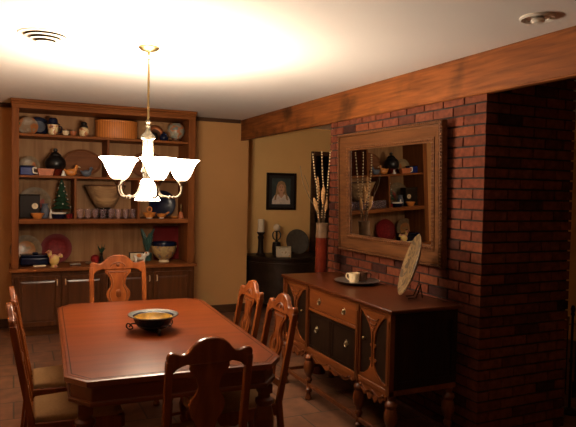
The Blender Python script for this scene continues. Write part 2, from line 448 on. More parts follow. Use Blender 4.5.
bell = [(.020, 0), (.034, .004), (.050, .022), (.064, .050), (.078, .085), (.094, .112), (.108, .124), (.112, .128), (.110, .130), (.104, .126), (.090, .114),
        (.074, .087), (.060, .052), (.046, .024), (.030, .008), (.016, .004)]
RA = .212
for k in range(5):
    a = R(-24.9+12+72*k); ca, sa = math.cos(a), math.sin(a)
    P = lambda r, z: (r*ca, r*sa, z)
    ar = obj('arm', tb(smoothpts([P(.022, 1.615), P(.05, 1.575), P(.080, 1.520), P(.115, 1.506), P(.155, 1.503), P(.190, 1.511), P(.210, 1.540), P(RA, 1.585)], 5), .0075, 10), M['nickel'], ch)
    cu = B(); lathe(cu, [(0, 1.575), (.012, 1.575), (.018, 1.582), (.020, 1.590), (.028, 1.598), (.032, 1.608), (.026, 1.617), (0, 1.617)], 18, Matrix.Translation(P(RA, 0)))
    obj('cup', cu, M['nickel'], ar)
    for q, rr in ((.138, .0125), (.160, .0105)):
        kn = B(); ball(kn, P(q, 1.504), rr, 12); obj('knuckle', kn, M['nickel'], ar)
    obj('lamp_shade', lt(bell, 32, Matrix.Translation(P(RA, 1.613))), M['shade'], ch)
    obj('bulb', lt([(0, 1.6175), (.014, 1.6175), (.016, 1.635), (.028, 1.665), (.030, 1.680), (.020, 1.701), (0, 1.709)], 16, Matrix.Translation(P(RA, 0))), M['bulb'], ch)
dn = [(.026, 1.618), (.036, 1.614), (.044, 1.595), (.050, 1.560), (.060, 1.520), (.074, 1.492), (.080, 1.484), (.078, 1.482), (.070, 1.490), (.056, 1.520), (.046, 1.560), (.040, 1.594), (.030, 1.608)]
obj('lamp_shade', lt(dn, 32), M['shade_d'], ch)
obj('bulb', lt([(0, 1.605), (.014, 1.600), (.018, 1.575), (.030, 1.545), (.030, 1.530), (.018, 1.512), (0, 1.506)], 16), M['bulb'], ch)
for k in range(6):
    L = bpy.data.lights.new('chandelier_glow', 'POINT'); L.color = (1, .81, .60); L.shadow_soft_size = .05
    o = bpy.data.objects.new('chandelier_glow', L); C.objects.link(o); o.parent = ch
    if k < 5:
        a = R(-24.9+12+72*k); o.location = (RA*math.cos(a), RA*math.sin(a), 1.770); L.energy = 22
    else:
        o.location = (0, 0, 1.47); L.energy = 7

# ------------------------------------------------------------------ dining table
TX, TY, TZ = .715, 3.357, .765
tbl = thing('dining_table', 'polished reddish wooden dining table with clipped corners under the chandelier', 'table', (TX, TY, 0), R(-2.5))
def octo(hw, hl, cx, cy): return [(-hw+cx, -hl), (hw-cx, -hl), (hw, -hl+cy), (hw, hl-cy), (hw-cx, hl), (-hw+cx, hl), (-hw, hl-cy), (-hw, -hl+cy)]
ident = lambda u, v, w: (u, v, w)
bm = B(); prism(bm, octo(.476, .851, .0795, .1045), TZ-.026, TZ, ident)
obj('tabletop', bm, M['table'], tbl, bevel=.002, seg=1)
bm = B()
def band(o, i_, z0, z1, drop=0):
    n = 8; A = [[bm.verts.new((u, v, z)) for u, v in L] for L, z in ((o, z1-drop), (i_, z1), (i_, z0), (o, z0))]
    for p, q in ((0, 1), (1, 2), (2, 3), (3, 0)):
        for k in range(n): bm.faces.new((A[p][k], A[p][(k+1) % n], A[q][(k+1) % n], A[q][k]))
band(octo(.462, .837, .074, .097), octo(.457, .832, .072, .095), TZ-.001, TZ+.0004)
obj('inlay_line', bm, M['blackw'], tbl)
bm = B(); band(octo(.490, .865, .0845, .1105), octo(.4762, .8512, .0796, .1046), TZ-.027, TZ-.0002, .0042)
obj('edge_moulding', bm, M['table_e'], tbl, bevel=.002, seg=2)
bm = B(); prism(bm, octo(.462, .837, .08, .10), TZ-.112, TZ-.0262, ident)
prism(bm, octo(.472, .847, .082, .105), TZ-.040, TZ-.0263, ident); prism(bm, octo(.472, .847, .082, .105), TZ-.120, TZ-.098, ident)
obj('apron', bm, M['table_d'], tbl, bevel=.005)
LP = [(0, .001), (0.01768, .001), (0.02312, .010), (0.02448, .035), (0.01632, .055), (0.0204, .065), (0.0204, .075), (0.01496, .085), (0.01768, .11), (0.02312, .16), (0.02584, .20), (0.02312, .235), (0.0272, .245), (0.0272, .258),
      (.032, .268), (.040, .280), (.040, .292), (.032, .302), (.040, .314), (.040, .326), (.032, .336), (.040, .348), (.040, .360), (.034, .370), (.044, .400), (.049, .44), (.049, .47), (.042, .51), (.034, .54), (.044, .555), (.044, .57), (.030, .58), (.030, .60), (0, .60)]
for sx in (-1, 1):
    for sy in (-1, 1):
        bm = lt(LP, 20, Matrix.Translation((sx*.405, sy*.775, 0)))
        box(bm, sx*.405-.030, sx*.405+.030, sy*.775-.030, sy*.775+.030, .60, TZ-.12)
        obj('leg', bm, M['table_d'], tbl)
st = B()
for sx in (-1, 1): box(st, sx*.405-.016, sx*.405+.016, -.75, .75, .12, .15)
box(st, -.39, .39, -.02, .02, .121, .149)
obj('stretcher', st, M['table_d'], tbl, bevel=.003)

# ------------------------------------------------------------------ dining chairs
def backy(z): return -.195 - (z-.45)*.175 if z > .45 else -.195 - (.45-z)*.10
def mk_chair():
    ZT = 1.01
    c = thing('dining_chair', 'x', 'chair', group='dining chairs round the table')
    # crest rail
    half = [(0, 0), (.03, -.001), (.06, -.011), (.083, -.028), (.10, -.047), (.118, -.060), (.138, -.061), (.160, -.054), (.178, -.050), (.193, -.055), (.200, -.072)]
    und = [(.196, -.10), (.178, -.128), (.165, -.134), (.150, -.118), (.128, -.110), (.105, -.104), (.088, -.108)]
    out = half + und
    pts = [(u, v) for u, v in out] + [(-u, v) for u, v in reversed(out) if u > 0]
    fb = lambda u, v, w: (u, backy(ZT+v)+w, ZT+v)
    bm = B(); prism(bm, pts, -.014, .014, fb); obj('crest_rail', bm, M['chair'], c, bevel=.006, seg=2)
    # splat, vase shaped
    sp = [(.092, -.098), (.094, -.125), (.088, -.138), (.074, -.148), (.062, -.165), (.052, -.195), (.050, -.215), (.058, -.237), (.076, -.258), (.086, -.28), (.084, -.305), (.070, -.335), (.052, -.365), (.044, -.40), (.052, -.44), (.064, -.465)]
    pts = sp + [(-u, v) for u, v in reversed(sp)]
    bm = B(); prism(bm, pts, -.0075, .0075, fb); s_ = obj('splat', bm, M['chair'], c, bevel=.003)
    cv = B()
    ins = [(u*.72, v) for u, v in sp[1:-1]]
    loop = ins + [(-u, v) for u, v in reversed(ins)]; loop.append(loop[0])
    for w in (.008,): tube(cv, [fb(u, v, w) for u, v in loop], .0042, 6)
    for w in (.008,):
        tube(cv, [fb(.05*math.cos(a), -.085+.030*math.sin(a), w*1.6) for a in [PI*i/12 for i in range(13)]], .0055, 6)
        ball(cv, fb(0, -.075, w*1.4), .016, 10, (1, .5, 1)); ball(cv, fb(0, -.285, w), .026, 10, (.8, .3, 1.3))
    obj('carving', cv, M['carve'], s_)
    # rear posts with legs in one piece
    for s in (-1, 1):
        bm = B(); zs = [0, .15, .30, .45, .60, .75, .90]; prev = None
        for i, z in enumerate(zs + [.925]):
            h = .016 if z > .2 else .014
            x = s*(.186 - .0*z); y = backy(z)
            ring = [bm.verts.new((x+a*h, y+b_*h, z+.001 if i == 0 else z)) for a, b_ in ((-1, -1), (1, -1), (1, 1), (-1, 1))]
            if prev:
                for k in range(4): bm.faces.new((prev[k], prev[(k+1) % 4], ring[(k+1) % 4], ring[k]))
            else: bm.faces.new(ring)
            prev = ring
        bm.faces.new(prev); obj('back_post', bm, M['chair'], c, bevel=.004)
    obj('lower_rail', bx(-.18, .18, backy(.545)-.011, backy(.545)+.011, .52, .565), M['chair'], c, bevel=.004)
    # seat
    tr = [(-.185, -.205), (.185, -.205), (.232, .215), (.215, .235), (-.215, .235), (-.232, .215)]
    bm = B(); prism(bm, tr, .375, .440, ident); obj('seat_frame', bm, M['chair'], c, bevel=.006)
    bm = B()
    def lv(k, z): return [bm.verts.new((u*k, .015+(v-.015)*k, z)) for u, v in
                          [(-.172, -.178), (0, -.180), (.172, -.178), (.205, .02), (.220, .19), (.20, .222), (0, .228), (-.20, .222), (-.220, .19), (-.205, .02)]]
    r0 = lv(1, .4405); r1 = lv(1.0, .458); r2 = lv(.95, .472); r3 = lv(.6, .484); r4 = lv(.25, .486)
    for a, b_ in ((r0, r1), (r1, r2), (r2, r3), (r3, r4)):
        for k in range(10): bm.faces.new((a[k], a[(k+1) % 10], b_[(k+1) % 10], b_[k]))
    bm.faces.new(r4); bm.faces.new(list(reversed(r0)))
    obj('seat', bm, M['cushion'], c, angle=60)
    FL = [(0, .001), (.020, .001), (.024, .014), (.018, .03), (.013, .05), (.016, .12), (.021, .20), (.017, .225), (.023, .235), (.023, .25), (.016, .26), (.026, .30), (.028, .33), (.020, .355), (.022, .375), (0, .375)]
    for s in (-1, 1): obj('leg', lt(FL, 16, Matrix.Translation((s*.195, .195, 0))), M['chair'], c)
    sb = B()
    for s in (-1, 1): tube(sb, [(s*.195, .195, .13), (s*.187, backy(.16)+.01, .16)], .010, 8)
    tube(sb, [(-.190, .0, .144), (.190, .0, .144)], .010, 8)
    obj('stretcher', sb, M['chair'], c)
    return c
# crest sits .293 behind the seat centre
chairs = [
    ((.698, 2.475), 0, 'wooden dining chair in front of the table, back turned to us, nearest chair'),
    ((.728, 4.385), PI, 'wooden dining chair at the far head of the table, facing us before the cabinets'),
    ((.272, 3.17), -PI/2, 'wooden dining chair on the left side of the table, nearer of the left pair'),
    ((.280, 3.68), -PI/2, 'wooden dining chair on the left side of the table, farther of the left pair'),
    ((1.085, 2.985), PI/2, 'wooden dining chair on the right side of the table, nearer of the right pair'),
    ((1.09, 3.475), PI/2, 'wooden dining chair on the right side of the table, farther of the right pair'),
]
proto = mk_chair()
for i, ((x, y), rz, lab) in enumerate(chairs):
    o = proto if i == 0 else copy_tree(proto)
    o.location = (x, y, 0); o.rotation_euler = (0, 0, rz); o['label'] = lab
    if i == 0: o.scale = (.87, 1, .978)
    if i == 1: o.scale = (1.05, 1, 1.03)

# ------------------------------------------------------------------ bowl on the table
t = thing('bowl_stand', 'black wrought iron scroll stand on the dining table', 'stand', (.708, 3.285, TZ))
for k in range(3):
    a = R(-88+120*k); ca, sa = math.cos(a), math.sin(a)
    P = lambda r, z: (r*ca, r*sa, z)
    pts = [P(.088, .034), P(.106, .036), P(.122, .034), P(.126, .028), P(.116, .012), P(.124, .0047), P(.140, .005), P(.152, .018), P(.146, .034), P(.133, .032), P(.131, .020), P(.138, .017)]
    obj('leg', tb(smoothpts(pts, 4), .0045, 6), M['black'], t)
obj('hoop', tb([(.086*math.cos(2*PI*i/30), .086*math.sin(2*PI*i/30), .034) for i in range(31)], .0042, 6), M['black'], t)
t = thing('bowl', 'wide rimmed dark bowl with golden interior on a black stand on the table', 'bowl', (.708, 3.285, TZ))
obj('shell', lt([(0, .006), (.040, .006), (.050, .009), (.076, .022), (.096, .044), (.108, .068), (.113, .082), (.113, .084), (.104, .080), (.088, .054), (.06, .032), (0, .026)], 40), M['navy'], t)
obj('rim', lt([(.1135, .0815), (.134, .087), (.140, .091), (.138, .094), (.128, .091), (.113, .0865)], 40), M['rim'], t)
obj('interior', lt([(.1035, .0805), (.0875, .0545), (.0595, .0325), (0, .0265), (0, .029), (.056, .035), (.083, .057), (.099, .081)], 40), M['gold_in'], t)

# ------------------------------------------------------------------ built-in shelves
SX0, SX1 = -.022, 1.885; IX0, IX1 = .046, 1.805; SY = 6.60; SB = 7.07
bk = thing('bookcase', 'tall oak display shelving reaching the ceiling above the low cabinets', 'shelves', (.93, 6.85, .708))
def rel(*a):  # absolute box inside the bookcase
    return (a[0]-.93, a[1]-.93, a[2]-6.85, a[3]-6.85, a[4]-.708, a[5]-.708)
def rb(*L):
    b = B()
    for a in L: box(b, *rel(*a))
    return b
obj('side_panel', rb((SX0, IX0, SY, YB-.002, .7085, 2.345)), M['shelf'], bk, bevel=.004)
obj('side_panel', rb((IX1, SX1, SY, YB-.002, .7085, 2.345)), M['shelf'], bk, bevel=.004)
obj('back_panel', rb((IX0, IX1, SB, YB-.002, .7085, 2.345)), M['back'], bk)
obj('header', rb((SX0, SX1, SY, YB-.002, 2.345, 2.385)), M['shelf_h'], bk, bevel=.004)
obj('crown_moulding', rb((SX0-.005, SX1+.005, SY-.006, YB-.002, 2.385, 2.41), (SX0-.012, SX1+.012, SY-.014, YB-.002, 2.41, CEIL-.001)), M['shelf_h'], bk, bevel=.008)
ZS1, ZS2, ZS3, ZC = 2.092, 1.667, 1.214, .708
obj('shelf', rb((IX0+.0005, IX1-.0005, SY+.02, SB, ZS1-.026, ZS1)), M['shelf_h'], bk, bevel=.003)
obj('shelf', rb((IX0+.0005, IX1-.0005, SY+.02, SB, ZS2-.026, ZS2)), M['shelf_h'], bk, bevel=.003)
obj('shelf', rb((IX0+.0005, IX1-.0005, SY-.004, SB, ZS3-.048, ZS3)), M['shelf_h'], bk, bevel=.003)
obj('divider', rb((.914, .936, SY+.03, SB, ZS2, ZS1-.026)), M['shelf'], bk)
obj('divider', rb((.582, .604, SY+.03, SB, ZS3, ZS2-.026)), M['shelf'], bk)
obj('divider', rb((1.245, 1.267, SY+.03, SB, ZS3, ZS2-.026)), M['shelf'], bk)
ct = obj('countertop', bx(-.045, 1.905, 6.545, YB-.002, .672, ZC), M['shelf_h'], bevel=.006)
tag(ct, 'long oak counter ledge between the shelving and the low cabinets', 'countertop')
def base_cab(x0, x1, label, mouldside):
    cx = (x0+x1)/2
    t = thing('base_cabinet', label, 'cabinet', (cx, 6.83, 0), group=None)
    w = (x1-x0)/2
    obj('body', boxes((-w, w, -.24, .255, .07, .6715), (-w, w, -.20, .255, .001, .07)), M['cab'], t)
    obj('plinth', bx(-w, w, -.212, -.2005, .001, .072), M['cab_h'], t)
    for s in (-1, 1):
        a, b_ = (-w+.03, -.006) if s < 0 else (.006, w-.03)
        dr = B(); y0, y1 = -.262, -.2405; z0, z1 = .10, .625; q = .05
        box(dr, a, a+q, y0, y1, z0, z1); box(dr, b_-q, b_, y0, y1, z0, z1)
        box(dr, a+q, b_-q, y0, y1, z1-q, z1); box(dr, a+q, b_-q, y0, y1, z0, z0+q)
        d = obj('door', dr, M['cab'], t, bevel=.004)
        pb = B(); box(pb, a+q, b_-q, -.250, y1, z0+q, z1-q)
        A_ = [(a+q+.004, z0+q+.004), (b_-q-.004, z0+q+.004), (b_-q-.004, z1-q-.004), (a+q+.004, z1-q-.004)]
        C_ = [(a+q+.020, z0+q+.020), (b_-q-.020, z0+q+.020), (b_-q-.020, z1-q-.020), (a+q+.020, z1-q-.020)]
        va = [pb.verts.new((u, -.2499, v)) for u, v in A_]; vc = [pb.verts.new((u, -.2545, v)) for u, v in C_]
        for k in range(4): pb.faces.new((va[k], va[(k+1) % 4], vc[(k+1) % 4], vc[k]))
        pb.faces.new(vc); pb.faces.new(list(reversed(va)))
        obj('panel', pb, M['cab_g'], d, angle=5)
        hx = b_-.035 if s < 0 else a+.035
        obj('handle', tb([(hx, -.262, .525), (hx, -.280, .53), (hx, -.284, .555), (hx, -.280, .58), (hx, -.262, .585)], .007, 8), M['handle'], d)
base_cab(-.022, .925, 'low dark oak cabinet with panelled doors under the left half of the counter', 0)
base_cab(.935, 1.885, 'low dark oak cabinet with panelled doors under the right half of the counter', 0)

# ------------------------------------------------------------------ things on the shelves
YS = 6.80
def disc_prof(r, deep=.10):
    d = r*deep
    return [(0, 0), (r*.55, 0), (r*.62, d*.25), (r*.96, d*.95), (r, d), (r, d+.004), (r*.95, d*.95+.005), (r*.60, d*.25+.006), (r*.53, .006), (0, .006)]
def plate(name, label, cat, x, y, z, r, centre, rim, lean=14, group=None, sx=1, parent=None, ry=0):
    """round plate standing on its edge and leaning back; face towards -Y"""
    Mx = Matrix.Rotation(R(90-lean), 4, 'X')
    Mx = Matrix.Translation((0, 0, r*math.cos(R(lean)))) @ Mx
    bm = B(); pr = disc_prof(r)
    mis = [1, 1, 1, 1, 1, 1, 1, 0, 0] if rim is not centre else [0]*9
    lathe(bm, pr, 36, Mx, sx=sx, mis=mis)
    lo = min(v.co.z for v in bm.verts)
    for v in bm.verts: v.co.z -= lo
    o = obj(name, bm, [centre, rim]); o.location = (x, y, z+.001); o.rotation_euler = (0, 0, ry)
    return tag(o, label, cat, group)
def vessel(name, label, cat, x, y, z, parts, group=None, sx=1, sy=1, seg=24):
    """turned ware; parts = [(part name, material, profile)]"""
    if len(parts) == 1:
        o = obj(name, lt(parts[0][2], seg, sx=sx, sy=sy), parts[0][1]); o.location = (x, y, z+.001)
        return tag(o, label, cat, group)
    t = thing(name, label, cat, (x, y, z+.001), group=group)
    for pn, m, pr in parts: obj(pn, lt(pr, seg, sx=sx, sy=sy), m, t)
    return t

# --- top shelf
plate('plate', 'pale plate painted with an orange and green bird, far left of the top shelf', 'plate', .135, 6.90, ZS1, .10, M['par1'], M['par1'], 12)
t = plate('platter', 'blue grey platter leaning beside the bird plate on the top shelf', 'plate', .245, 6.93, ZS1, .105, M['bluegrey'], M['navy'], 14)
t = thing('jug', 'cream face jug with dark blue hat and handle on the top shelf', 'jug', (.376, 6.78, ZS1+.001))
obj('body', lt([(0, 0), (.040, 0), (.046, .02), (.050, .06), (.056, .105), (.058, .115), (0, .115)], 24), M['facepat'], t)
obj('hat', lt([(0, .1155), (.070, .1155), (.072, .122), (.048, .135), (.046, .170), (.030, .188), (0, .190)], 24), M['navy'], t)
obj('handle', tb(smoothpts([(.052, 0, .10), (.085, 0, .095), (.085, 0, .05), (.048, 0, .03)], 5), .007, 8), M['navy'], t)
for i, (x, m, lab) in enumerate(((.500, M['cream'], 'small cream cup with a dark rim beside the face jug'), (.575, M['terra'], 'small brown cup beside the black lidded jar'))):
    vessel('cup', lab, 'cup', x, 6.74, ZS1, [('bowl', m, [(0, 0), (.018, 0), (.022, .006), (.034, .035), (.036, .055), (.032, .055), (.028, .03), (0, .012)]),
                                             ('rim', M['brown'], [(.0362, .0545), (.037, .06), (.033, .061), (.0315, .0555)])])
t = vessel('jar', 'round cream jar with brown stripes and black lid beside the orange box', 'jar', .688, 6.78, ZS1,
       [('body', M['facepat'], [(0, 0), (.032, 0), (.040, .008), (.050, .04), (.050, .075), (.038, .10), (.034, .105), (0, .105)]),
        ('lid', M['black'], [(0, .1055), (.042, .1055), (.044, .115), (.030, .135), (.034, .15), (.020, .165), (0, .168)])])
t = thing('storage_box', 'large oval orange ribbed cane box on the top shelf', 'box', (1.045, 6.86, ZS1+.001))
obj('body', lt([(0, 0), (.225, 0), (.228, .004), (.228, .175), (.225, .180), (0, .180)], 56, sy=.75), M['basket'], t)
obj('lid', lt([(0, .1805), (.231, .1805), (.232, .184), (.232, .200), (.226, .204), (0, .206)], 56, sy=.75), M['basket'], t)
plate('plate', 'copper rimmed plate standing behind the black pots on the top shelf', 'plate', 1.50, 6.97, ZS1, .10, M['brown'], M['copper'], 12)
vessel('pot', 'small shiny navy pot with a lid in front of the copper rimmed plate', 'pot', 1.555, 6.76, ZS1,
       [('body', M['navy'], [(0, 0), (.034, 0), (.052, .03), (.052, .05), (.036, .075), (0, .075)]), ('lid', M['navy'], [(0, .0755), (.036, .0755), (.030, .088), (.010, .092), (.013, .104), (0, .108)])])
vessel('pot', 'small open black pot on the top shelf, left of the shiny navy pot', 'pot', 1.44, 6.76, ZS1,
       [('body', M['black'], [(0, 0), (.034, 0), (.048, .03), (.048, .06), (.036, .085), (.039, .09), (.033, .09), (.03, .07), (0, .02)])])
vessel('ginger_jar', 'grey green flowered round jar on a foot, far right of the top shelf', 'jar', 1.705, 6.80, ZS1,
       [('foot', M['brown'], [(0, 0), (.058, 0), (.060, .012), (.045, .03), (.046, .045), (0, .045)]),
        ('body', M['jarpat'], [(0, .0455), (.05, .0455), (.085, .08), (.100, .13), (.092, .18), (.065, .212), (.050, .218), (0, .218)])])
# --- second shelf
plate('plate', 'cream plate with orange and green fruit, left end of the second shelf', 'plate', .150, 6.93, ZS2, .105, M['par2'], M['prim'], 12)
t = thing('tin', 'square cobalt blue canister with a lid on the second shelf', 'canister', (.125, 6.76, ZS2+.001))
obj('body', bx(-.068, .068, -.05, .05, 0, .085), M['blue'], t, bevel=.008)
obj('lid', bx(-.070, .070, -.052, .052, .0855, .10), M['navy'], t, bevel=.006)
t = thing('dish', 'oblong terracotta dish with a white handle beside the blue canister', 'dish', (.300, 6.675, ZS2+.001))
bm = B(); pts = [(-.08, -.04), (.08, -.04), (.09, 0), (.08, .04), (-.08, .04), (-.09, 0)]
a = [bm.verts.new((u*.8, v*.8, 0)) for u, v in pts]; b_ = [bm.verts.new((u, v, .07)) for u, v in pts]; c_ = [bm.verts.new((u*.9, v*.86, .07)) for u, v in pts]; e_ = [bm.verts.new((u*.7, v*.7, .012)) for u, v in pts]
for p, q in ((a, b_), (b_, c_), (c_, e_)):
    for k in range(6): bm.faces.new((p[k], p[(k+1) % 6], q[(k+1) % 6], q[k]))
bm.faces.new(a); bm.faces.new(e_); obj('body', bm, M['terra'], t)
obj('handle', tb(smoothpts([(-.076, 0, .02), (-.115, 0, .025), (-.118, 0, .075), (-.086, 0, .070)], 5), .007, 8), M['white'], t)
vessel('lidded_pot', 'large round glossy black pot with knobbed lid and red foot on the second shelf', 'pot', .405, 6.84, ZS2,
       [('foot', M['red'], [(0, 0), (.055, 0), (.058, .01), (.075, .05), (.085, .07), (0, .07)]),
        ('body', M['black'], [(0, .0705), (.085, .0705), (.104, .10), (.108, .14), (.095, .18), (.065, .212), (.055, .216), (0, .216)]),
        ('lid', M['black'], [(0, .2165), (.060, .2165), (.058, .228), (.035, .250), (.016, .256), (.024, .275), (.022, .290), (0, .300)])])
vessel('figurine', 'tiny white cone figurine between the black pot and the orange duck', 'figurine', .475, 6.68, ZS2, [('body', M['white'], [(0, 0), (.026, 0), (.02, .02), (.010, .04), (.012, .05), (0, .06)])])
t = thing('tray', 'large oval brown wooden tray leaning against the back of the second shelf', 'tray', (.690, 7.00, ZS2+.001))
Mx = Matrix.Translation((0, 0, .152)) @ Matrix.Rotation(R(80), 4, 'X')
obj('board', lt([(0, 0), (.19, 0), (.205, .012), (.21, .025), (.202, .025), (.185, .010), (0, .008)], 48, Mx, sy=.735), M['traywood'], t)
def bird(name, label, x, y, z, s, m, m2):
    t = thing(name, label, 'figurine', (x, y, z+.001))
    bm = B(); ball(bm, (0, 0, .042*s), .045*s, 18, (1.35, .8, .93)); tube(bm, smoothpts([(.035*s, 0, .06*s), (.05*s, 0, .085*s), (.056*s, 0, .098*s)], 4), [.02*s]*5+[.016*s]*4, 10)
    ball(bm, (.058*s, 0, .105*s), .021*s, 12); tube(bm, [(-.045*s, 0, .055*s), (-.075*s, 0, .075*s)], [.02*s, .004*s], 8)
    obj('body', bm, m, t, angle=60)
    obj('beak', tb([(.074*s, 0, .104*s), (.098*s, 0, .098*s)], [.009*s, .003*s], 8), m2, t)
    return t
bird('duck_figurine', 'orange duck figurine in front of the brown oval tray', .560, 6.80, ZS2, 1.0, M['orange'], M['cream'])
bird('bird_figurine', 'grey bird figurine in front of the brown oval tray', .715, 6.76, ZS2, .85, M['bluegrey'], M['brown'])
t = thing('tray', 'large dark wooden platter standing in the right half of the second shelf', 'tray', (1.42, 7.00, ZS2+.001))
obj('board', lt([(0, 0), (.19, 0), (.205, .012), (.21, .025), (.202, .025), (.185, .010), (0, .008)], 48, Mx, sy=.735), M['traywood'], t)
vessel('bowl', 'small brown bowl at the right end of the second shelf', 'bowl', 1.70, 6.80, ZS2, [('body', M['brown'], [(0, 0), (.03, 0), (.04, .01), (.07, .06), (.072, .075), (.066, .075), (.03, .02), (0, .016)])])
# --- third shelf, left bay
plate('plate', 'large round cream plate with red flowers behind the black box clock', 'plate', .205, 7.00, ZS3, .165, M['par3'], M['prim'], 8)
t = thing('mantel_clock', 'black box clock with a small round cream dial on the third shelf', 'clock', (.150, 6.80, ZS3+.001))
obj('case', boxes((-.098, .098, -.06, .06, .012, .24), (-.104, .104, -.066, .066, 0, .014), (-.102, .102, -.064, .064, .24, .252)), M['blackw'], t, bevel=.005)
Mf = Matrix.Translation((.050, -.0605, .130)) @ Matrix.Rotation(R(90), 4, 'X')
obj('dial', lt([(0, 0), (.030, 0), (.031, .006), (.027, .009), (.026, .006), (0, .006)], 28, Mf), M['cream'], t)
obj('hand', boxes((.0485, .0515, -.0685, -.0665, .130, .150), (.050, .064, -.0685, -.0665, .1285, .1315)), M['black'], t)
vessel('jug', 'slim blue grey jug right of the black box clock', 'jug', .300, 6.80, ZS3, [('body', M['bluegrey'], [(0, 0), (.034, 0), (.042, .02), (.044, .07), (.034, .115), (.028, .13), (.034, .155), (.030, .155), (.024, .13), (0, .06)])])
vessel('bowl', 'little orange bowl in front of the black box clock', 'bowl', .222, 6.68, ZS3, [('body', M['orange'], [(0, 0), (.035, 0), (.04, .008), (.064, .045), (.066, .058), (.060, .058), (.04, .018), (0, .014)])])
vessel('creamer', 'tiny white bottle beside the blue grey jug', 'bottle', .357, 6.72, ZS3, [('body', M['white'], [(0, 0), (.014, 0), (.017, .02), (.016, .06), (.008, .075), (.010, .095), (0, .097)])])
t = thing('ornament_tree', 'dark green little christmas tree with tiny baubles on the third shelf', 'ornament', (.470, 6.86, ZS3+.001))
bm = B()
for k in range(7):
    z0 = .10+.043*k; r = .105*(1-k/8.5); lathe(bm, [(0, z0+.085), (r*.35, z0+.05), (r, z0), (r*.8, z0+.006), (0, z0+.03)], 13, Matrix.Rotation(k*.7, 4, 'Z'))
obj('foliage', bm, M['green'], t, angle=20)
obj('trunk', lt([(0, .058), (.012, .058), (.010, .14), (0, .14)], 10), M['stem'], t)
bm = B()
for k in range(16):
    a = k*2.4; q = .12+.017*k; r = .098*(1-(q-.10)/.365); ball(bm, (r*math.cos(a), r*math.sin(a), q), .0075, 8)
obj('bauble', bm, M['white'], t)
obj('pot', lt([(0, 0), (.060, 0), (.072, .05), (.075, .058), (0, .058)], 20), M['green'], t)
vessel('bowl', 'navy bowl with white rim in front of the little christmas tree', 'bowl', .430, 6.69, ZS3,
       [('body', M['navy'], [(0, 0), (.055, 0), (.066, .012), (.072, .050), (0, .050)]), ('rim', M['white'], [(.0725, .0505), (.076, .058), (.074, .064), (.066, .060), (.064, .0505)])])
for i, (x, lab) in enumerate(((.528, 'small pink cup, left of the two right of the navy bowl'), (.562, 'small pink cup touching the left divider'))):
    vessel('cup', lab, 'cup', x-.004, 6.70+.05*i, ZS3, [('body', M['burg_l'], [(0, 0), (.013, 0), (.019, .03), (.020, .05), (.017, .05), (.011, .01), (0, .008)])], group='pink cups by the left divider')
# --- third shelf, middle bay
xs = (.647, .727, .806, .885, .966, 1.046, 1.125, 1.203)
place = ('first from the left divider', 'second from the left divider', 'third from the left divider', 'fourth from the left divider',
         'fourth from the right divider', 'third from the right divider', 'second from the right divider', 'next to the right divider')
g0 = None
for x, pl in zip(xs, place):
    if g0 is None:
        g0 = obj('glass_tumbler', lt([(0, 0), (.027, 0), (.030, .004), (.036, .098), (.037, .105), (.0345, .105), (.028, .012), (0, .009)], 24), M['glass']); o = g0
    else:
        o = g0.copy(); C.objects.link(o)
    o.location = (x, 6.70, ZS3+.001); tag(o, 'plum tinted glass tumbler in the shelf row, ' + pl, 'glass', 'row of tumblers on the third shelf')
t = vessel('serving_bowl', 'wide flared banded wooden bowl behind the row of tumblers', 'bowl', .925, 6.86, ZS3,
       [('foot', M['blackw'], [(0, 0), (.085, 0), (.085, .015), (.05, .03), (.045, .095), (.07, .115), (0, .115)]),
        ('body', M['stripe'], [(0, .1155), (.085, .1155), (.10, .125), (.15, .21), (.21, .335), (.222, .352), (.208, .350), (.14, .215), (.09, .135), (0, .13)]),
        ('rim', M['brown'], [(.222, .3525), (.228, .360), (.222, .366), (.208, .360), (.207, .3525)])], seg=40)
# --- third shelf, right bay
plate('platter', 'dark navy square cornered platter behind the orange duck dishes', 'plate', 1.60, 7.01, ZS3, .16, M['navy'], M['navy'], 8)
def duckdish(x, lab, s, ring):
    t = thing('duck_dish', lab, 'dish', (x, 6.74, ZS3+.001))
    obj('bowl', lt([(0, 0), (.03*s, 0), (.034*s, .008), (.062*s, .03*s), (.078*s, .065*s), (.073*s, .066*s), (.05*s, .03*s), (0, .022)], 26, sy=.75), M['orange'], t)
    obj('foot', lt([(.020*s, -.0005), (.036*s, -.0005), (.034*s, .008), (.02*s, .008)], 20), M['white'], t)
    if ring:
        obj('ring_handle', tb([(.025*math.cos(a), .0, .098+.030*math.sin(a)) for a in [2*PI*i/16 for i in range(17)]], .008, 8), M['orange'], t)
    else:
        obj('neck', tb(smoothpts([(.06*s, 0, .055*s), (.085*s, 0, .075*s), (.095*s, 0, .085*s), (.11*s, 0, .08*s)], 4), .010, 8), M['orange'], t)
duckdish(1.395, 'orange footed dish with a ring handle by the right divider', 1.0, True)
duckdish(1.535, 'orange footed dish with a short spout right of the ring handled dish', .78, False)
vessel('saucer', 'small flat orange saucer left of the brass bell', 'saucer', 1.680, 6.72, ZS3, [('body', M['orange'], [(0, 0), (.025, 0), (.042, .016), (.044, .020), (.02, .012), (0, .012)])])
vessel('bell', 'orange hand bell with a brass handle at the right end of the third shelf', 'bell', 1.765, 6.76, ZS3,
       [('body', M['terra'], [(0, 0), (.036, 0), (.034, .012), (.024, .05), (.016, .07), (0, .074)]), ('handle', M['brass'], [(0, .0745), (.009, .0745), (.007, .10), (.012, .115), (.006, .13), (.010, .15), (.004, .165), (0, .168)])])
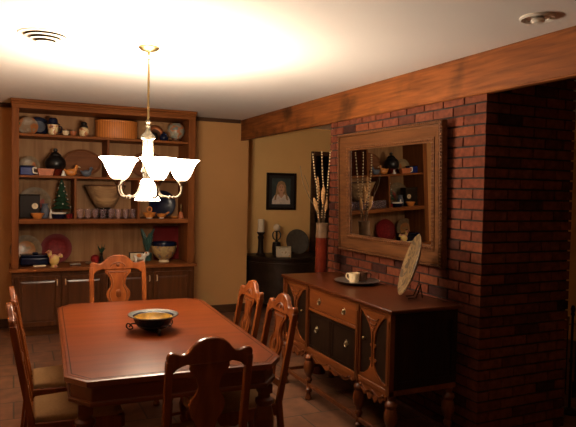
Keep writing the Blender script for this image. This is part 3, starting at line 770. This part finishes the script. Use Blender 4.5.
# --- the counter
t = thing('casserole', 'dark navy rectangular casserole at the left end of the counter', 'casserole', (.205, 6.78, ZC+.001))
obj('body', bx(-.145, .145, -.085, .085, .016, .10), M['navy'], t, bevel=.02, seg=3)
obj('lid', boxes((-.142, .142, -.082, .082, .1005, .125), (-.03, .03, -.015, .015, .125, .145)), M['navy'], t, bevel=.01)
obj('foot', boxes((-.02, .10, -.084, .08, 0, .016)), M['cream'], t)
plate('plate', 'cream and orange harvest plate standing behind the navy casserole', 'plate', .118, 6.96, ZC, .160, M['par4'], M['prim'], 12)
plate('charger_plate', 'large burgundy round plate leaning on the counter back', 'plate', .428, 7.01, ZC, .163, M['burg_l'], M['burg'], 10)
t = thing('rooster_figurine', 'yellow and pink ceramic rooster in front of the burgundy plate', 'figurine', (.385, 6.63, ZC+.001))
bm = B(); ball(bm, (0, 0, .075), .052, 18, (1.0, .7, 1.15)); tube(bm, smoothpts([(-.03, 0, .10), (-.045, 0, .135), (-.048, 0, .155)], 4), .021, 10); ball(bm, (-.05, 0, .160), .024, 12)
tube(bm, smoothpts([(.03, 0, .10), (.060, 0, .13), (.070, 0, .10)], 4), .016, 8); lathe(bm, [(0, 0), (.04, 0), (.032, .012), (.02, .03), (0, .03)], 16)
obj('body', bm, M['roosterpat'], t, angle=60)
bm = B(); ball(bm, (-.052, 0, .186), .010, 8); ball(bm, (-.064, 0, .180), .009, 8); ball(bm, (-.040, 0, .184), .009, 8); obj('comb', bm, M['red'], t)
obj('beak', tb([(-.072, 0, .158), (-.090, 0, .153)], [.008, .002], 8), M['orange'], t)
t = thing('trivet', 'low dark metal trivet right of the burgundy plate', 'trivet', (.600, 6.70, ZC+.001))
obj('plate', boxes((-.055, .055, -.04, .04, .012, .022)), M['pewter'], t, bevel=.003)
for sx in (-1, 1):
    for sy in (-1, 1): obj('foot', bx(sx*.045-.006, sx*.045+.006, sy*.03-.006, sy*.03+.006, 0, .0125), M['black'], t)
vessel('footed_tray', 'round low pewter tray with red balls on the counter', 'tray', .835, 6.74, ZC, [('body', M['pewter'], [(0, 0), (.07, 0), (.075, .006), (.125, .014), (.130, .022), (.120, .020), (.07, .012), (0, .012)])], seg=36)
for i, (x, lab) in enumerate(((.805, 'dark red glass ball candle, left one on the pewter tray'), (.985, 'dark red glass ball candle beside the pewter tray, behind the far chair'))):
    vessel('candle_ball', lab, 'candle', x, 6.72, ZC+(.012 if i == 0 else 0),
           [('body', M['burg_l'], [(0, 0), (.02, 0), (.040, .018), (.048, .048), (.042, .078), (.022, .094), (0, .094)]), ('wick', M['black'], [(0, .0945), (.002, .0945), (.002, .106), (0, .106)])])
t = thing('sprig_holder', 'slim dark vase of green sprigs between the red balls', 'vase', (.890, 6.85, ZC+.001))
obj('vase', lt([(0, 0), (.022, 0), (.026, .03), (.014, .08), (.018, .11), (.014, .11), (0, .05)], 16), M['blackw'], t)
bm = B()
for k in range(9):
    a = k*2*PI/9; tube(bm, [(0, 0, .10), (.025*math.cos(a), .02*math.sin(a), .15), (.045*math.cos(a), .03*math.sin(a), .17+.02*(k % 3))], [.003, .007, .001], 5)
obj('sprigs', bm, M['green'], t)
t = thing('cow_figurine', 'white and orange ceramic cow figurine on the counter', 'figurine', (1.285, 6.70, ZC+.001))
bm = B(); ball(bm, (0, 0, .075), .05, 18, (1.45, .75, .80)); 
for x in (-.045, .045):
    for y in (-.018, .018): tube(bm, [(x, y, 0), (x, y, .06)], [.012, .015], 8)
ball(bm, (.078, 0, .105), .026, 12, (1.2, .85, 1)); tube(bm, [(.05, 0, .085), (.07, 0, .10)], .02, 8)
obj('body', bm, M['white'], t, angle=60)
bm = B(); ball(bm, (-.01, -.012, .085), .038, 12, (1, .82, .7)); ball(bm, (.070, -.016, .118), .012, 8); ball(bm, (.070, .016, .118), .012, 8); obj('markings', bm, M['orange'], t)
t = thing('picture_tile', 'dark framed cream tile standing behind the cow figurine', 'tile', (1.275, 6.82, ZC+.001), 0)
Mt = Matrix.Rotation(R(-8), 4, 'X')
bm = B(); box(bm, -.085, .085, 0, .012, 0, .115); bmesh.ops.transform(bm, matrix=Mt, verts=bm.verts[:]); obj('frame', bm, M['blackw'], t)
bm = B(); box(bm, -.072, .072, -.002, 0, .012, .103); bmesh.ops.transform(bm, matrix=Mt, verts=bm.verts[:]); obj('tile', bm, M['cream'], t)
t = thing('leafy_plant', 'dark teal leafy plant in a pot behind the cow figurine', 'plant', (1.415, 6.93, ZC+.001))
obj('pot', lt([(0, 0), (.045, 0), (.055, .09), (.05, .09), (0, .07)], 18), M['teal'], t)
bm = B()
for k in range(16):
    a = k*2.4; s = .05+.025*(k % 4); h = .24+.045*((k*7) % 4)
    p0 = Vector((0, 0, .07)); p1 = Vector((s*.4*math.cos(a), s*.3*math.sin(a), h*.7)); p2 = Vector((s*1.1*math.cos(a), s*.7*math.sin(a), h))
    tube(bm, smoothpts([p0, p1, p2], 4), [.003, .006, .011, .016, .019, .018, .014, .008, .002], 5)
obj('foliage', bm, M['teal'], t)
vessel('serving_bowl', 'blue rimmed tan pottery bowl on a foot, right end of the counter', 'bowl', 1.572, 6.76, ZC,
       [('foot', M['cream'], [(0, 0), (.058, 0), (.060, .006), (.050, .028), (0, .028)]),
        ('body', M['bowlpat'], [(0, .0285), (.052, .0285), (.095, .06), (.130, .12), (.142, .175), (.143, .19), (.134, .19), (.12, .125), (.08, .06), (0, .045)]),
        ('rim', M['navy'], [(.1435, .1905), (.146, .215), (.142, .230), (.136, .226), (.1335, .1905)])], seg=40)
t = thing('serving_tray', 'burgundy rectangular tray leaning behind the blue rimmed bowl', 'tray', (1.665, 6.985, ZC+.001))
Mt = Matrix.Rotation(R(-7), 4, 'X')
bm = boxes((-.165, .165, 0, .012, 0, .40)); bmesh.ops.transform(bm, matrix=Mt, verts=bm.verts[:]); obj('base', bm, M['burg'], t, bevel=.004)
bm = boxes((-.165, -.15, -.016, 0, 0, .40), (.15, .165, -.016, 0, 0, .40), (-.15, .15, -.016, 0, .385, .40), (-.15, .15, -.016, 0, 0, .015)); bmesh.ops.transform(bm, matrix=Mt, verts=bm.verts[:])
obj('rim', bm, M['burg'], t, bevel=.003)

# ------------------------------------------------------------------ sideboard
FX, BX, Y0, Y1, SZ = 1.986, 2.47, 2.815, 4.318, .862
sb = thing('sideboard', 'carved wooden sideboard on turned legs against the brick wall', 'sideboard', (2.22, 3.56, 0))
def S(*a): return (a[0]-2.22, a[1]-2.22, a[2]-3.56, a[3]-3.56, a[4], a[5])
def sbx(*L):
    b = B()
    for a in L: box(b, *S(*a))
    return b
obj('top', sbx((1.964, 2.49, 2.79, 4.343, SZ, SZ+.023)), M['sb_top'], sb, bevel=.007, seg=3)
obj('body', sbx((FX+.022, BX, Y0+.012, Y1-.012, .385, SZ-.0005)), M['sb_dark'], sb)
obj('upper_rail', sbx((FX-.004, FX+.022, Y0, Y1, SZ-.022, SZ-.001)), M['sb'], sb, bevel=.003)
obj('bottom_rail', sbx((FX-.006, FX+.03, Y0, Y1, .372, .405), (FX+.03, BX, Y0+.002, Y0+.03, .372, .405)), M['sb'], sb, bevel=.004)
TL = [(0, .001), (.024, .001), (.028, .012), (.020, .03), (.016, .05), (.026, .065), (.026, .08), (.017, .09), (.017, .135), (.026, .145), (.026, .16), (.018, .172), (.024, .19), (.036, .215), (.041, .245), (.038, .275), (.028, .298),
      (.034, .308), (.038, .320), (.034, .332), (.020, .345), (.024, .36), (.024, .372), (0, .372)]
PY = (2.833, 3.183, 3.89, 4.30)
for y in PY:
    bm = lt(TL, 18, Matrix.Translation((FX+.02-2.22, y-3.56, 0)))
    box(bm, *S(FX-.010, FX+.022, y-.018, y+.018, .3725, SZ-.001))
    for q in (.0,): box(bm, *S(FX-.014, FX-.010, y-.008, y+.008, .43, SZ-.05))
    obj('leg', bm, M['sb_v'], sb)
for y in (PY[0], PY[3]):
    bm = lt(TL, 18, Matrix.Translation((BX-.04-2.22, y-3.56, 0)))
    obj('leg', bm, M['sb_v'], sb)
# low stretcher frame
st = sbx((FX+.008, FX+.034, PY[0], PY[3], .10, .128), (BX-.052, BX-.026, PY[0], PY[3], .1005, .1275), (FX+.03, BX-.04, PY[0]-.012, PY[0]+.012, .101, .127), (FX+.03, BX-.04, PY[3]-.012, PY[3]+.012, .101, .127))
obj('stretcher', st, M['sb_v'], sb, bevel=.004)
fx = lambda off: (lambda u, v, w: (FX+off-2.22+w, u-3.56, v))
# scalloped aprons under the bottom rail
def scallop(ya, yb, deep):
    n = 40; pts = [(ya, .374), (yb, .374)]
    for i in range(n+1):
        s = 1-i/n; y = ya+(yb-ya)*s; k = abs(2*s-1)
        d = deep*(.45+.55*(1-k**2))*(1+.18*math.cos(s*2*PI*5)) if .04 < s < .96 else deep*.25
        pts.append((y, .374-d))
    return pts
for ya, yb, dd in ((PY[0]+.02, PY[1]-.02, .075), (PY[1]+.02, PY[2]-.02, .060), (PY[2]+.02, PY[3]-.02, .075)):
    bm = B(); prism(bm, scallop(ya, yb, dd), 0, .014, fx(0)); ap = obj('apron', bm, M['sb'], sb)
    cv = B(); yc = (ya+yb)/2; w = (yb-ya)/2
    for s in (-1, 1):
        tube(cv, [fx(-.002)(yc+s*(w*.12+w*.62*k/10), .352-.018*math.sin(PI*k/10*1.0)*1.0, 0) for k in range(11)], .0055, 6)
        ball(cv, fx(-.002)(yc+s*w*.80, .356, 0), .011, 8)
    ball(cv, fx(-.002)(yc, .345, 0), .02, 10, (.4, 1.2, .8)); obj('carving', cv, M['sb_v'], ap)
def pull(y, z, x, parent, drop=True):
    bm = B(); prism(bm, [(y-.024, z), (y-.012, z+.016), (y, z+.024), (y+.012, z+.016), (y+.024, z), (y+.012, z-.014), (y, z-.022), (y-.012, z-.014)], 0, .003, lambda u, v, w: (x-.003+w-2.22, u-3.56, v))
    if drop:
        tube(bm, [(x-.008-2.22, y-3.56+.016*math.cos(a), z-.004-.020*math.sin(a)) for a in [PI*i/10 for i in range(11)]], .0034, 6)
    ball(bm, (x-.007-2.22, y-3.56, z+.004), .008, 8)
    return obj('pull', bm, M['pullb'], parent)
# middle bay: drawer above two doors
ya, yb = PY[1]+.019, PY[2]-.019
dw = obj('drawer', sbx((FX+.002, FX+.0215, ya, yb, .705, SZ-.023)), M['sb'], sb, bevel=.004)
for y in (3.715, 3.365): pull(y, .772, FX+.002, dw)
obj('rail', sbx((FX-.004, FX+.022, ya, yb, .682, .704)), M['sb'], sb, bevel=.003)
ym = (ya+yb)/2
for a, b_, yk in ((ya, ym-.002, ya+.125), (ym+.002, yb, yb-.125)):
    d = obj('door', sbx((FX+.004, FX+.0215, a, b_, .406, .681)), M['sb_dark'], sb, bevel=.004)
    obj('bead', sbx((FX+.001, FX+.004, a+.02, b_-.02, .425, .430), (FX+.001, FX+.004, a+.02, b_-.02, .657, .662), (FX+.001, FX+.004, a+.02, a+.025, .430, .657), (FX+.001, FX+.004, b_-.025, b_-.02, .430, .657)), M['sb_dark'], d)
    pull(yk, .565, FX+.003, d)
# end bays: dark doors with a turned hourglass overlay
def side_door(a, b_, knob_side):
    d = obj('door', sbx((FX+.006, FX+.0215, a, b_, .406, SZ-.023)), M['sb_dark'], sb)
    yc = (a+b_)/2; w = (b_-a)/2; zt, zb = SZ-.024, .407
    prof = [(.98, 0), (.95, .012), (.74, .020), (.62, .036), (.46, .062), (.30, .088), (.20, .115), (.13, .155), (.09, .195), (.19, .20), (.19, .214), (.10, .22), (.085, .25), (.10, .285), (.22, .29), (.22, .302), (.12, .308), (.15, .335), (.30, .37), (.60, .40), (.96, .414), (.98, zt-zb)]
    pts = [(yc+k*w, zt-q) for k, q in prof] + [(yc-k*w, zt-q) for k, q in reversed(prof)]
    bm = B(); prism(bm, pts, 0, .008, fx(-.002)); obj('overlay', bm, M['sb'], d)
    cv = B()
    for q, hw in ((.03, .40), (.06, .26), (.09, .14)):
        tube(cv, [fx(-.004)(yc+hw*w*math.cos(a), zt-q-.022*math.sin(a), 0) for a in [PI*i/10 for i in range(11)]], .004, 6)
    tube(cv, [fx(-.004)(yc, zt-.12-.02*k, 0) for k in range(12)], .004, 6)
    obj('carving', cv, M['sb_v'], d)
    fr = B(); box(fr, *S(FX-.002, FX+.006, a, a+.014, zb, zt)); box(fr, *S(FX-.002, FX+.006, b_-.014, b_, zb, zt)); obj('door_frame', fr, M['sb_v'], d)
    bm = B(); y = yc+knob_side*w*.62; ball(bm, (FX-.006-2.22, y-3.56, .655), .011, 10); tube(bm, [(FX+.006-2.22, y-3.56, .655), (FX-.004-2.22, y-3.56, .655)], .005, 8); obj('knob', bm, M['brass'], d)
side_door(PY[0]+.019, PY[1]-.019, 1)
side_door(PY[2]+.019, PY[3]-.019, -1)
# framed end panels
for ye, s in ((Y0, 1), (Y1, -1)):
    y0, y1 = (ye+.001, ye+.0115) if s > 0 else (ye-.0115, ye-.001)
    obj('end_panel', sbx((FX+.024, FX+.06, y0, y1, .406, SZ-.001), (BX-.04, BX, y0, y1, .406, SZ-.001), (FX+.06, BX-.04, y0, y1, .80, SZ-.001), (FX+.06, BX-.04, y0, y1, .406, .45)), M['sb_dark'], sb)
STOP = SZ+.023+.001

# things on the sideboard
t = thing('serving_tray', 'round dark pewter tray on the sideboard holding the mugs', 'tray', (2.312, 3.735, STOP))
obj('dish', lt([(0, 0), (.115, 0), (.12, .004), (.165, .018), (.170, .024), (.160, .024), (.118, .010), (0, .008)], 44), M['pewter'], t)
def mug(x, y, label, m, rz):
    t = thing('mug', label, 'mug', (x, y, STOP+.0095), rz)
    obj('body', lt([(0, 0), (.030, 0), (.033, .004), (.037, .025), (.040, .066), (.041, .070), (.0375, .070), (.034, .025), (.028, .007), (0, .006)], 28), m, t)
    obj('handle', tb(smoothpts([(.038, 0, .058), (.058, 0, .060), (.066, 0, .045), (.058, 0, .024), (.036, 0, .018)], 5), .0055, 8), m, t)
mug(2.277, 3.722, 'cream mug on the round tray on the sideboard', M['cream'], R(120))
mug(2.368, 3.758, 'brown mug on the round tray on the sideboard', M['brown'], R(-20))
# carved plate on an easel
t = thing('plate_easel', 'small dark wooden easel on the sideboard holding the carved plate', 'easel', (2.335, 3.07, STOP), R(-27))
obj('leg', tb([(-.050, -.045, .006), (.0, -.045, .012), (.033, -.03, .10)], .004, 8), M['blackw'], t)
obj('leg', tb([(-.050, .045, .006), (.0, .045, .012), (.033, .03, .10)], .004, 8), M['blackw'], t)
obj('brace', tb([(.032, 0, .092), (.050, 0, .005)], .004, 8), M['blackw'], t)
obj('crossbar', tb([(.029, -.033, .088), (.029, .033, .088)], .004, 8), M['blackw'], t)
bm = B(); rr = .205
Mx = Matrix.Translation((-.012, 0, rr*math.cos(R(17))+.014)) @ Matrix.Rotation(R(-73), 4, 'Y')
lathe(bm, [(0, 0), (rr*.55, 0), (rr*.75, .008), (rr*.98, .026), (rr, .030), (rr*.97, .034), (rr*.73, .016), (rr*.53, .009), (0, .009)], 44, Mx)
pl = obj('carved_plate', bm, M['platepat']); pl.location = (2.335, 3.07, STOP); pl.rotation_euler = (0, 0, R(-27))
tag(pl, 'round tan plate with carved pattern propped upright at the near end of the sideboard', 'plate')
# vase with beaded stems
VX, VY = 2.383, 4.44
vessel('floor_vase', 'tall slim red floor vase with tan neck standing past the far end of the sideboard', 'vase', VX, VY, 0,
       [('body', M['red'], [(0, 0), (.058, 0), (.060, .02), (.053, .10), (.051, .60), (.051, 1.13), (.051, 1.165), (.045, 1.165), (.045, .05), (0, .03)]),
        ('neck', M['vase_t'], [(.0455, 1.1655), (.051, 1.1655), (.049, 1.21), (.048, 1.25), (.051, 1.29), (.046, 1.29), (.043, 1.25), (.044, 1.19)])], seg=32)
def strand(pts, label):
    t = thing('beaded_stem', label, 'beaded stem', pts[0], group='beaded stems in the red vase')
    P = [Vector(p)-Vector(pts[0]) for p in smoothpts(pts, 14)]
    obj('stem', tb(P[::3], .0022, 6), M['stem'], t)
    bm = B(); acc = 0; last = P[0]; k = 0
    for p in P:
        acc += (p-last).length; last = p
        if acc > .0178 and p.z > .38:
            ball(bm, p, .0067, 8); acc = 0
    obj('beads', bm, M['bead'], t)
zb = .95
strand([(VX-.02, VY, zb), (VX-.035, VY, 1.34), (VX-.055, VY-.01, 1.55), (VX-.085, VY-.01, 1.72), (VX-.100, VY, 1.87)], 'beaded stem in the red vase, left of the three')
strand([(VX+.0, VY+.02, zb), (VX+.005, VY+.015, 1.34), (VX+.01, VY, 1.55), (VX-.005, VY, 1.72), (VX-.015, VY, 1.90)], 'beaded stem in the red vase, middle one, tallest')
strand([(VX+.02, VY, zb), (VX+.028, VY, 1.34), (VX+.045, VY, 1.55), (VX+.055, VY, 1.72), (VX+.066, VY, 1.90)], 'beaded stem in the red vase, right one by the bricks')
def plume(pts, r, label):
    t = thing('dried_plume', label, 'dried flower', pts[0], group='dried plumes in the red vase')
    P = [Vector(p)-Vector(pts[0]) for p in smoothpts(pts, 6)]
    obj('stem', tb(P[:-5], .0025, 6), M['stem'], t)
    bm = B(); n = len(P); q = P[n//2:]
    for i, p in enumerate(q):
        f = math.sin(PI*(i+.6)/(len(q)+.4)); 
        for k in range(7):
            a = k*2*PI/7+i; ball(bm, p+Vector((math.cos(a)*r*.55*f, math.sin(a)*r*.55*f, 0)), r*.50*f+.002, 6, (1, 1, 1.5))
    obj('flower_head', bm, M['plume'], t, angle=80)
plume([(VX-.025, VY-.01, zb), (VX-.03, VY-.01, 1.32), (VX-.06, VY-.01, 1.42), (VX-.085, VY-.01, 1.50)], .015, 'orange dried plume leaning left in the red vase')
plume([(VX+.005, VY-.02, zb), (VX+.0, VY-.02, 1.34), (VX-.005, VY-.02, 1.50), (VX+.0, VY-.02, 1.60)], .016, 'orange dried plume standing centre in the red vase')
plume([(VX-.01, VY+.02, zb), (VX-.02, VY+.0, 1.36), (VX-.04, VY, 1.55), (VX-.05, VY, 1.68)], .012, 'tall thin dried plume beside the left beaded stem')
plume([(VX+.015, VY-.015, zb), (VX+.02, VY-.01, 1.32), (VX+.03, VY-.01, 1.42), (VX+.035, VY-.01, 1.50)], .013, 'short dried plume leaning right in the red vase')
tw = B(); tube(tw, smoothpts([(0, 0, 0), (-.01, 0, .38), (-.10, 0, .56), (-.16, 0, .68), (-.19, 0, .82)], 5), [.003]*12+[.002]*9, 5)
tube(tw, smoothpts([(-.10, 0, .56), (-.11, -.01, .64), (-.16, -.02, .74)], 4), .0015, 5)
o = obj('twig', tw, M['twig']); o.location = (VX-.02, VY+.012, zb); tag(o, 'thin bare forked twig in the red vase in front of the pale hall wall', 'twig')

# ------------------------------------------------------------------ mirror
mi = thing('wall_mirror', 'large framed mirror with gilt wooden moulding hung on the brick wall', 'mirror', (XF-.004, 3.777, 1.065), 0)
TILT = R(2.0)
Mt = Matrix.Rotation(-TILT, 4, 'Y')
yh, H = .683, .985
def frame_ring(bm, outer, inner, x0, x1, oy=0):
    """four mitred mouldings; outer/inner = inset from the outside edge; x0 front at outer, x1 front at inner"""
    a, b_ = outer, inner
    o4 = [(-yh+a, a), (yh-a, a), (yh-a, H-a), (-yh+a, H-a)]; i4 = [(-yh+b_, b_), (yh-b_, b_), (yh-b_, H-b_), (-yh+b_, H-b_)]
    O = [bm.verts.new((x0, y, z)) for y, z in o4]; I = [bm.verts.new((x1, y, z)) for y, z in i4]
    OB = [bm.verts.new((-.004, y, z)) for y, z in o4]; IB = [bm.verts.new((-.004, y, z)) for y, z in i4]
    for k in range(4):
        j = (k+1) % 4
        bm.faces.new((O[k], O[j], I[j], I[k])); bm.faces.new((O[k], OB[k], OB[j], O[j])); bm.faces.new((I[k], I[j], IB[j], IB[k])); bm.faces.new((OB[k], IB[k], IB[j], OB[j]))
def mfin(bm, name, m, **k):
    bmesh.ops.transform(bm, matrix=Mt, verts=bm.verts[:]); return obj(name, bm, m, mi, **k)
bm = B(); frame_ring(bm, 0, .022, -.050, -.062); frame_ring(bm, .0221, .040, -.046, -.046); mfin(bm, 'outer_moulding', M['frame'], bevel=.004)
bm = B(); frame_ring(bm, .0402, .105, -.048, -.024); mfin(bm, 'cove', M['frame'])
bm = B(); frame_ring(bm, .1052, .142, -.034, -.026); mfin(bm, 'inner_moulding', M['frame'], bevel=.003)
bm = B()
def beads(inset, x, r, step):
    ys = int((2*(yh-inset))/step); zs = int((H-2*inset)/step)
    for k in range(ys+1):
        y = -yh+inset+k*(2*(yh-inset))/ys
        for z in (inset, H-inset): ball(bm, (x, y, z), r, 6)
    for k in range(1, zs):
        z = inset+k*(H-2*inset)/zs
        for y in (-yh+inset, yh-inset): ball(bm, (x, y, z), r, 6)
beads(.124, -.031, .009, .026); mfin(bm, 'beading', M['frame_b'])
bm = B(); beads(.011, -.056, .008, .022); mfin(bm, 'beading', M['frame_b'])
bm = B(); box(bm, -.014, -.008, -yh+.140, yh-.140, .140, H-.140); mfin(bm, 'mirror_glass', M['mirror'])

# ------------------------------------------------------------------ hall: console, its objects and portrait
CXh, CYh, CZ = 3.30, YH-.004, .70
co = thing('console_cabinet', 'black half round console cabinet against the hall wall', 'console', (CXh, CYh, 0))
def half(rx, ry, n=28): return [(rx*math.cos(PI+PI*i/n), ry*math.sin(PI+PI*i/n)) for i in range(n+1)]
bm = B(); prism(bm, half(.56, .74), CZ-.028, CZ, ident); obj('top', bm, M['console'], co, bevel=.006)
bm = B(); prism(bm, half(.52, .68), .10, CZ-.0285, ident); obj('body', bm, M['console'], co)
bm = B(); prism(bm, half(.535, .70), CZ-.10, CZ-.075, ident); prism(bm, half(.535, .70), .09, .13, ident); obj('moulding', bm, M['console'], co, bevel=.004)
for x, y in ((-.42, -.15), (-.22, -.50), (.22, -.50), (.42, -.15)):
    obj('foot', lt([(0, .001), (.022, .001), (.03, .03), (.02, .06), (.035, .09), (0, .09)], 14, Matrix.Translation((x, y, 0))), M['console'], co)
ZK = CZ+.001
vessel('candlestick', 'tall black turned candlestick with a thick cream candle on the console', 'candlestick', 2.965, 7.22, CZ,
       [('stick', M['blackw'], [(0, 0), (.062, 0), (.064, .012), (.044, .03), (.036, .08), (.034, .20), (.044, .24), (.030, .26), (.052, .29), (.054, .305), (0, .305)]),
        ('candle', M['candle'], [(0, .3055), (.044, .3055), (.044, .47), (.040, .475), (0, .472)])])
t = thing('candlestick', 'shorter black candlestick with iron leaf cup and small round white candle on the console', 'candlestick', (3.185, 7.20, ZK))
obj('stick', lt([(0, 0), (.058, 0), (.060, .10), (.052, .165), (.02, .175), (.012, .20), (.012, .30), (.03, .315), (0, .318)], 20), M['blackw'], t)
bm = B()
for k in range(6):
    a = k*PI/3; tube(bm, smoothpts([(.012*math.cos(a), .012*math.sin(a), .19), (.05*math.cos(a), .05*math.sin(a), .22), (.06*math.cos(a), .06*math.sin(a), .275), (.035*math.cos(a), .035*math.sin(a), .315)], 4), .006, 6)
obj('leaf_cup', bm, M['black'], t)
bm = B(); ball(bm, (0, 0, .365), .048, 18); obj('candle', bm, M['candle'], t)
t = thing('photo_frame', 'small silver photo frame standing at the front of the console', 'photo frame', (3.14, 6.86, ZK), R(-16))
Mt2 = Matrix.Rotation(R(-14), 4, 'X')
def tilt(bm): bmesh.ops.transform(bm, matrix=Mt2, verts=bm.verts[:]); return bm
obj('frame', tilt(boxes((-.098, -.08, -.006, .008, 0, .145), (.08, .098, -.006, .008, 0, .145), (-.08, .08, -.006, .008, .127, .145), (-.08, .08, -.006, .008, 0, .018))), M['pullb'], t, bevel=.003)
obj('photo', tilt(bx(-.08, .08, .0, .003, .018, .127)), painted('small_photo', [(.50, .42, .30), (.58, .48, .34), (.36, .25, .15), (.20, .15, .10)], 14, .4), t)
obj('easel_leg', tb([(0, .028, .10), (0, .075, .004)], .005, 6), M['black'], t)
plate('stone_plate', 'grey round plate standing at the back of the console', 'plate', 3.50, 7.22, CZ, .172, M['grey'], M['grey'], 14)
t = thing('plate_stand', 'little black stand behind the grey round plate on the console', 'stand', (3.50, 7.285, ZK))
obj('post', tb([(0, .05, .004), (0, .035, .14)], .006, 6), M['blackw'], t); obj('base', bx(-.05, .05, .03, .07, 0, .008), M['blackw'], t)

# framed portrait on the hall wall
t = thing('portrait_picture', 'black framed portrait of a long haired person in white on the hall wall', 'picture', (3.355, YH-.001, 1.29))
w, h = .222, .51
obj('frame', boxes((-w, -w+.035, -.030, 0, 0, h), (w-.035, w, -.030, 0, 0, h), (-w+.035, w-.035, -.030, 0, h-.035, h), (-w+.035, w-.035, -.030, 0, 0, .035)), M['blackw'], t, bevel=.005)
obj('mat', bx(-w+.035, w-.035, -.012, -.002, .035, h-.035), plain('dark_mat_board', (.022, .018, .018), .7), t)
pm = [plain('photo_backdrop', (.045, .065, .06), .5, var=.4, scale=9), plain('photo_hair', (.40, .23, .10), .5, var=.35, scale=30), plain('photo_skin', (.62, .34, .21), .5),
      plain('photo_white_top', (.75, .64, .54), .5, var=.2, scale=30), plain('photo_features', (.12, .04, .03), .5)]
def ell(cx, cz, rx, rz, n=24): return [(cx+rx*math.cos(2*PI*i/n), cz+rz*math.sin(2*PI*i/n)) for i in range(n)]
bm = B(); fy = lambda u, v, w_: (u, w_, v)
box(bm, -.14, .14, -.0135, -.012, .075, .435, 0)
def lay(pts, d, mi): prism(bm, [(u*1.03, .080+(v-.086)*1.17) for u, v in pts], -.0135-d, -.0134, fy, mi)
lay([(-.085, .15), (-.075, .24), (-.068, .30), (-.045, .345), (0, .36), (.045, .345), (.066, .30), (.072, .24), (.085, .15)], .0004, 1)
lay([(-.135, .086), (-.13, .14), (-.10, .185), (-.045, .20), (0, .175), (.045, .20), (.10, .185), (.13, .14), (.135, .086)], .0008, 3)
lay([(-.022, .25), (.022, .25), (.024, .20), (.04, .19), (0, .155), (-.04, .19), (-.024, .20)], .0012, 2)
lay(ell(0, .272, .049, .060), .0016, 2)
lay([(-.046, .27), (-.044, .31), (-.02, .335), (.005, .338), (.036, .325), (.046, .29), (.044, .27), (.034, .305), (.0, .322), (-.03, .305)], .0020, 1)
for s in (-1, 1):
    lay(ell(s*.017, .282, .007, .0035, 12), .0020, 4)
    lay([(s*.008, .297), (s*.027, .295), (s*.026, .292), (s*.008, .2935)][::s], .0020, 4)
lay(ell(0, .262, .005, .003, 10), .0020, 4); lay(ell(0, .247, .013, .004, 12), .0020, 4)
lay([(-.10, .13), (-.092, .19), (-.070, .22), (-.060, .30), (-.055, .26), (-.062, .20), (-.075, .14)], .0022, 1)
lay([(.10, .13), (.075, .14), (.062, .20), (.055, .26), (.060, .30), (.070, .22), (.092, .19)], .0022, 1)
obj('photo', bm, pm, t)

# ------------------------------------------------------------------ camera, world, colour
cam = bpy.data.cameras.new('camera'); co_ = bpy.data.objects.new('camera', cam); C.objects.link(co_)
yaw, pit, rol = R(24.92), R(2.264), R(1.153)
fwd = Vector((math.sin(yaw)*math.cos(pit), math.cos(yaw)*math.cos(pit), -math.sin(pit)))
r = Vector((math.cos(yaw), -math.sin(yaw), 0)); u = r.cross(fwd)
r2 = math.cos(rol)*r + math.sin(rol)*u; u2 = -math.sin(rol)*r + math.cos(rol)*u
co_.matrix_world = Matrix(((r2.x, u2.x, -fwd.x, 0), (r2.y, u2.y, -fwd.y, 0), (r2.z, u2.z, -fwd.z, 1.565), (0, 0, 0, 1)))
cam.sensor_fit = 'HORIZONTAL'; cam.sensor_width = 36; cam.lens = 590.5/576*36; cam.clip_start = .05
sc.camera = co_
w = bpy.data.worlds.new('world'); sc.world = w; w.use_nodes = True
w.node_tree.nodes['Background'].inputs[0].default_value = (.02, .018, .015, 1); w.node_tree.nodes['Background'].inputs[1].default_value = 1
sc.view_settings.view_transform = 'Standard'; sc.view_settings.look = 'None'; sc.view_settings.gamma = 1
sc.view_settings.use_curve_mapping = False; sc.view_settings.exposure = .22
